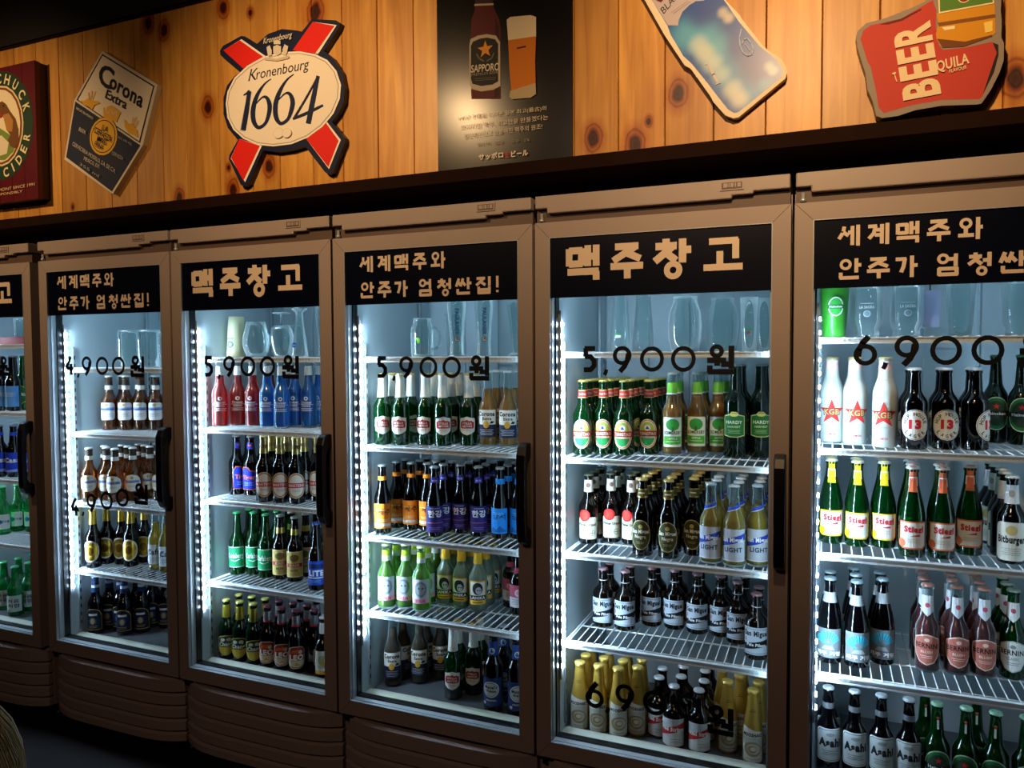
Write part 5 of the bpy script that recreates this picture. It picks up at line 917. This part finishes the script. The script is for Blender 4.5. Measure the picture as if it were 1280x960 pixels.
glass('jar', 'beer_glass', 'second ribbed upturned glass from left on top shelf, 4,900 cooler', .330, TZ[1], 1, flip=True, sc=1.12)
glass('pint', 'beer_glass', 'glass at the right frame edge on top shelf, 4,900 cooler', .420, TZ[1], 1, sc=.92)
glass('pint', 'beer_cup', 'opaque cream plastic cup with round emblem on top shelf, third cooler', .098, TZ[2], 2, m='cream', flip=True, extra=[('emblem', wrap(q([('e', 0, 0, 15, 15, 'F2F2E8'), ('e', 0, 0, 13, 13, '6A8A70'), ('star', 0, 0, 9, 'F2F2E8'), ('r', -12, 20, 12, 24, '8AA088')]), .0305, .003, .045))]) if GL.setdefault('cream', mat('cream_plastic', 'D6D6AC', .45)) else None
glass('snift', 'snifter_glass', 'wide bowl snifter beside the cream cup, third cooler', .187, TZ[2], 2, sc=1.08)
t_ = glass('snift', 'goblet', 'upturned stemmed goblet on top shelf, third cooler', .300, TZ[2], 2, flip=True, sc=.95)
obj('stem', stem(.045), t_, (0, 0, .109))
glass('pils', 'pilsner_glass', 'flared glass with blue round emblem at right, third cooler', .400, TZ[2], 2, y=.17, flip=True, extra=[('emblem', wrap(q([('e', 0, 0, 9, 9, '2A62B0'), ('r', -6, -1, 6, 1, 'D8E4F0')]), .026, .004, .04))])
glass('snift', 'snifter_glass', 'snifter standing in the back row, third cooler', .262, TZ[2], 2, y=.32, sc=1.0)
glass('tall', 'tall_glass', 'tall plain glass at the far right, third cooler', .480, TZ[2], 2, y=.2)
t_ = glass('jar', 'jar_mug', 'short jar mug with green mark on top shelf, fourth cooler', .200, TZ[3], 3, sc=.95, extra=[('mug_handle', mug_handle(.036, .115)), ('print', wrap(q([('e', 6, 0, 5, 9, '7AC030'), ('e', 2, 5, 4, 5, '8AD040')]), .036, .0012, .05))])
glass('pint', 'beer_glass', 'plain straight glass between jar mug and tall glasses, fourth cooler', .286, TZ[3], 3, y=.26, sc=.95)
for j, (xx, nm) in enumerate(((.345, 'left'), (.437, 'right'))):
    tp = text2d('PAULANER', 2)
    vs, fs = put_text('PAULANER', (-.005, .145), (-.005, .065), (.006, .145), 2)
    pm = MB().add([(-0 + v[0], 0, v[1]) for v in vs], fs).mesh('vertical_print', ink('26406E'))
    tg = glass('tall', 'wheat_beer_glass', '%s one of two tall wheat beer glasses with vertical blue lettering' % nm, xx, TZ[3], 3, y=.16, rz=.45)
    obj('lettering', pm, tg, (0, -.0315, 0)); obj('emblem', decal('emblem', q([('e', 0, 0, 7.5, 7.5, '2A3A5A'), ('e', 0, 0, 6, 6, 'C8B8A8'), ('e', 1, 1, 3.5, 4, 'A04838')]), .0002), tg, (0, -.0315, .052))
glass('pils', 'pilsner_glass', 'flared glass at the right end of top shelf, fourth cooler', .525, TZ[3], 3)
glass('tall', 'tall_glass', 'tall empty glass behind the jar mug, fourth cooler', .240, TZ[3], 3, y=.37, flip=True)
glass('tall', 'wheat_beer_glass', 'upturned tall glass with small green mark, left in fifth cooler', .190, TZ[4], 4, flip=True, extra=[('print', wrap(q([('r', -8, 3, 8, 7, '3A9A50'), ('r', -8, -6, 8, 1, 'D8E4DC')]), .029, .001, .045))])
glass('tall', 'wheat_beer_glass', 'upturned tall plain glass, second from left in fifth cooler', .250, TZ[4], 4, y=.23, flip=True)
glass('big', 'beer_pitcher', 'large rounded beer pitcher on top shelf, fifth cooler', .375, TZ[4], 4, y=.19)
glass('big', 'beer_pitcher', 'rounded beer pitcher behind and right of the first, fifth cooler', .468, TZ[4], 4, y=.25, sc=.98)
glass('flute', 'slim_glass', 'slim glass with green emblem near right end, fifth cooler', .548, TZ[4], 4, y=.16, extra=[('print', wrap(q([('r', -9, 4, 9, 8, '3A9A50'), ('e', 0, -3, 4, 4, 'B84848')]), .02, .001, .05))])
glass('flute', 'slim_glass', 'slim plain glass at the right end, fifth cooler', .582, TZ[4], 4, y=.21)
glass('pint', 'beer_cup', 'green beer cup with white ringed oval print, rightmost cooler', .094, TZ[5], 5, y=.15, m='gcup', extra=[('print', wrap(q([('e', 3, 0, 17, 24, 'D8E8D8'), ('e', 3, 0, 14.5, 21, '2E9A3A'), ('r', -15, -5, 21, 5, '2E6A38'), ('t', 'Heineken', 3, -2.5, 5, 32, 'EEF2EA', 1)]), .034, .0028, .075))]) if GL.setdefault('gcup', mat('green_plastic', '2C8420', .4)) else None
lasg = q([('A', 'LA SAGRA', 0, 10, 400, 9, 92, 88, -7, 'E8ECEC'), ('e', 0, -8, 8, 8, 'C8D4D8'), ('e', 0, -8, 6, 6, '8AA0AC'), ('r', -15, 18, 15, 19.5, 'C8D4D8')])
lasg = q([('t', 'LA SAGRA', 0, 4, 7, 34, 'DCE4E6', 1), ('e', 0, -9, 8, 8, 'C8D4D8'), ('e', 0, -9, 6.6, 6.6, '8096A2'), ('r', -15, 16, 15, 17, 'C8D4D8')])
glass('jar', 'beer_jar', 'upturned jar glass with white round emblem beside the green cup, rightmost cooler', .168, TZ[5], 5, y=.17, flip=True, extra=[('print', wrap([(o[0],) + o[1:] for o in lasg], .038, .0013, .065))])
glass('jar', 'beer_jar', 'upturned jar mug with handle and white emblem, rightmost cooler', .258, TZ[5], 5, y=.17, flip=True, extra=[('mug_handle', mug_handle(.037, .12)), ('print', wrap([(o[0],) + o[1:] for o in lasg], .038, .0013, .065))])
glass('pint', 'beer_glass', 'plain glass right of the hanging card, rightmost cooler', .380, TZ[5], 5, y=.22, sc=.95)
glass('jar', 'beer_jar', 'upturned jar glass cut off by the right picture edge, rightmost cooler', .495, TZ[5], 5, y=.17, flip=True)
glass('pint', 'beer_glass', 'left glass standing in the red tray, leftmost cooler', .300, TZ[0] + .004, 0, sc=.72)
glass('pint', 'beer_glass', 'right glass standing in the red tray, leftmost cooler', .375, TZ[0] + .004, 0, sc=.72, y=.19)
x0 = -.70; b = MB().box(.22, .46, .14, .30, 0, .003); b.box(.22, .223, .14, .30, .003, .030).box(.457, .46, .14, .30, .003, .030).box(.22, .46, .14, .143, .003, .030).box(.22, .46, .297, .30, .003, .030)
obj('tray', b.mesh('tray', mat('red_plastic', 'C02038', .4)), None, (x0, 0, TZ[0]), label='red plastic tray holding glasses on the leftmost cooler', cat='tray')
t = thing('hanging_card', 'folded blue and white card hanging on a black cord, rightmost cooler', 'card', (2.945, .16, TZ[5]))
obj('card', MB().prism([(-.020, .028), (.022, .020), (.026, .11), (-.018, .112)], -.001, .001).mesh('card', mat('card_paper', 'A8B4D8', .6, noise=.3)), t, (0, 0, 0)); obj('cord', MB().rod((.002, 0, .11), (.002, 0, 1.735 - TZ[5]), .0016).mesh('cord', BLACK), t)

# ------------------------------------------------------------------ boards and posters on the pine
def board(name, label, ops, y, th, outline, edge, cat='sign', lname='print'):
    xs = [p[0] for p in outline]; zs = [p[1] for p in outline]; cx, cz = sum(xs) / len(xs), sum(zs) / len(zs)
    t = thing(name, label, cat, (cx, y, cz))
    obj('board', MB().prism([(a - cx, c - cz) for a, c in outline], 0, th).mesh('board', edge), t)
    me = decal('print', ops, .00025); 
    for v in me.vertices: v.co.x -= cx; v.co.z -= cz; v.co.y -= .0006
    obj(lname, me, t); return t
board('wall_sign', 'tilted six-sided beer label board in cream and navy with gold circle', CORONA, 0, .0192, CORONA[0][1], mat('board_edge', 'BFB49C', .5))
board('wall_sign', 'oval board with 1664 over crossed red ribbons and navy rim', KRON, 0, .0192, KRON[0][1], mat('navy_edge', '141D3D', .4))
board('wall_sign', 'blue bottle shaped board with cream rim hanging at a tilt', BLANC, 0, .0192, BLANC[0][1], mat('board_edge', 'BFB49C', .5))
board('wall_sign', 'red torn-edged board with upright BEER lettering and golden bottle', DESP, -.015, .0342, DESP[0][1], mat('grey_edge', '8A7F74', .5))
PO = [(1.682, 1.9347), (2.0872, 1.9347), (2.0872, 2.574), (1.682, 2.574)]
board('poster', 'black beer poster with bottle, full glass and white lettering', [('p', PO, mat('poster_black', '0A0908', .24, 0, .32))] + SAPP, .0148, .0035, PO, mat('poster_back', '0A0908', .5), 'poster')
WX0, WX1 = -.36, .058
WO = [(WX0, 1.993), (WX1, 1.993), (WX1, 2.488), (WX0, 2.488)]
t = thing('wall_sign', 'maroon plank board with green oval cider emblem at the left edge', 'sign', (-.15, -.03, 2.24))
MAR = mat('maroon_plank', '5A1420', .35, noise=.25)
for j in range(6):
    a = WX0 + (WX1 - WX0) * j / 6; c = WX0 + (WX1 - WX0) * (j + 1) / 6
    obj('plank', MB().box(a + .15 + .0008, c + .15 - .0008, 0, .018, 1.993 - 2.24, 2.488 - 2.24).mesh('maroon_plank', MAR), t)
obj('backing', MB().box(WX0 + .15 + .002, WX1 + .15 - .001, .0182, .049, 1.995 - 2.24, 2.486 - 2.24).mesh('backing', mat('dark_maroon', '2E0A12', .5)), t)
me = decal('print', WOOD, .00025)
for v in me.vertices: v.co.x += .15; v.co.z -= 2.24; v.co.y -= .0006
obj('emblem', me, t)
# ------------------------------------------------------------------ the seated guest whose blond hair shows in the lower left corner
def skin_mesh(verts, edges, name):
    me = bpy.data.meshes.new(name); me.from_pydata([v[0] for v in verts], edges, []); o = bpy.data.objects.new(name, me); COLL.objects.link(o)
    md = o.modifiers.new('skin', 'SKIN'); md.use_smooth_shade = True
    for i, v in enumerate(verts): me.skin_vertices[0].data[i].radius = v[1]
    me.skin_vertices[0].data[0].use_root = True
    o.modifiers.new('sub', 'SUBSURF').levels = 2
    dg = bpy.context.evaluated_depsgraph_get(); out = bpy.data.meshes.new_from_object(o.evaluated_get(dg)); bpy.data.objects.remove(o); return out
V = []; E_ = []
def jv(p, rx, ry=None, to=None):
    V.append((p, (rx, ry or rx)))
    if to is not None: E_.append((to, len(V) - 1))
    return len(V) - 1
pel = jv((0, 0, .50), .13, .11); sp = jv((0, .0, .62), .115, .09, pel); ch = jv((0, .015, .76), .125, .095, sp); nb = jv((0, .02, .86), .06, .06, ch)
nk = jv((0, .03, .91), .045, .045, nb); hb = jv((0, .045, .96), .06, .07, nk); hc = jv((0, .05, 1.03), .075, .088, hb); jv((0, .045, 1.085), .055, .065, hc)
for s in (-1, 1):
    sh_ = jv((s*.145, .015, .82), .05, .05, ch); el = jv((s*.20, .08, .60), .037, .037, sh_); wr = jv((s*.125, .28, .585), .024, .022, el); pa = jv((s*.112, .34, .583), .030, .016, wr)
    for k, (dx, ln) in enumerate(((-.026, .060), (-.009, .070), (.009, .066), (.024, .052))):
        a = jv((s*.112 + dx, .375, .583), .0085, .0085, pa); b_ = jv((s*.112 + dx*1.1, .375 + ln*.55, .578), .008, .008, a); jv((s*.112 + dx*1.1, .375 + ln, .566), .007, .007, b_)
    th = jv((s*.112 - s*.036, .325, .580), .0095, .0095, wr); jv((s*.112 - s*.046, .36, .574), .008, .008, th)
    hp = jv((s*.085, .03, .465), .085, .08, pel); kn = jv((s*.11, .40, .49), .058, .058, hp); an = jv((s*.11, .42, .10), .036, .036, kn); jv((s*.11, .54, .045), .036, .030, an)
bodym = skin_mesh(V, E_, 'body')
for m in (mat('skin_tone', 'C49A80', .5), mat('grey_knit', '4A4C52', .85), mat('dark_jeans', '1E2636', .8), mat('dark_shoe', '101012', .5)): bodym.materials.append(m)
for p in bodym.polygons:
    c = p.center; p.material_index = 0 if c.z > .885 or (c.y > .265 and .55 < c.z < .63 and abs(c.x) < .17) else 3 if c.z < .085 else 2 if (c.z < .535 and not (abs(c.x) > .16 and c.y < .2 and c.z > .56)) else 1
PX, PY, PRZ = 1.984, -1.590, .45
per = thing('person', 'person seen only as long blond hair in the lower left corner', 'person', (PX, PY, 0), PRZ)
obj('body', bodym, per)
for s in (-1, 1): obj('eye', MB().lathe([(0, -.012), (.008, -.009), (.012, 0), (.008, .009), (0, .012)], 12).mesh('eye', mat('eye_white', 'E8E4DE', .3)), per, (s*.030, .118, 1.035))
obj('nose', MB().prism([(-.012, -.02), (.012, -.02), (.004, .022), (-.004, .022)], -.012, .012).mesh('nose', mat('skin_tone', 'C49A80', .5)), per, (0, .140, 1.012))
obj('mouth', MB().prism([(-.022, 0), (0, -.006), (.022, 0), (0, .006)], -.003, .003).mesh('mouth', mat('lips', '9A4A48', .5)), per, (0, .136, .975))
HAIRM = mat('blond_hair', 'C2B674', .5)
cap = MB(); cap.lathe([(.078 * max(.05, cos(radians(a))) + .022, .095 * sin(radians(a))) for a in range(-40, 91, 13)], 20)
capm = cap.mesh('hair_cap', HAIRM)
for v in capm.vertices:
    v.co.y = v.co.y * 1.12
hc_o = obj('hair', capm, per, (0, .030, 1.035))
rs = random.Random(3); hv = []; hf = []
for i in range(1500):
    a = rs.uniform(radians(-215), radians(35)); R0 = .108 + rs.uniform(-.006, .010); crown = Vector((0, .03, 1.135)); pts = []
    ln = rs.uniform(.26, .40); w = rs.uniform(.0004, .0011); wob = rs.uniform(-.12, .12)
    for k in range(15):
        t = k / 14
        if t < .5: b_ = t / .5 * pi * .5; r = R0 * sin(b_ + .05); z = 1.03 + .112 * cos(b_)
        else: u = (t - .5) / .5; r = R0 + .012 * sin(u * pi) - .02 * u; z = 1.03 - ln * u
        aa = a + wob * t; pts.append(Vector((r * cos(aa), .03 + r * 1.1 * sin(aa), z)))
    n0 = len(hv)
    for k, p in enumerate(pts):
        ww = w * (1 - .6 * k / 14); tx = Vector((-sin(a), cos(a), 0)); nr = Vector((cos(a), sin(a), .3))
        hv += [tuple(p + tx * ww), tuple(p + nr * ww), tuple(p - tx * ww)]
        if k:
            q0 = n0 + 3 * (k - 1); q1 = n0 + 3 * k; hf += [(q0, q1, q1 + 1, q0 + 1), (q0 + 1, q1 + 1, q1 + 2, q0 + 2), (q0 + 2, q1 + 2, q1, q0)]
obj('hair_strands', MB().add(hv, hf, 0, True).mesh('hair_strands', HAIRM), per, kind='stuff')
st = thing('stool', 'low round stool under the seated person, out of view', 'stool', (PX, PY, 0), PRZ)
obj('seat', MB().lathe([(0, .355), (.17, .355), (.178, .362), (.178, .372), (.17, .378), (0, .378)], 28).mesh('seat', TRIMW), st)
for i in range(4):
    a = pi/4 + i*pi/2; obj('leg', MB().rod((.11*cos(a), .11*sin(a), .355), (.16*cos(a), .16*sin(a), 0), .014, 8).mesh('leg', BLACK), st)
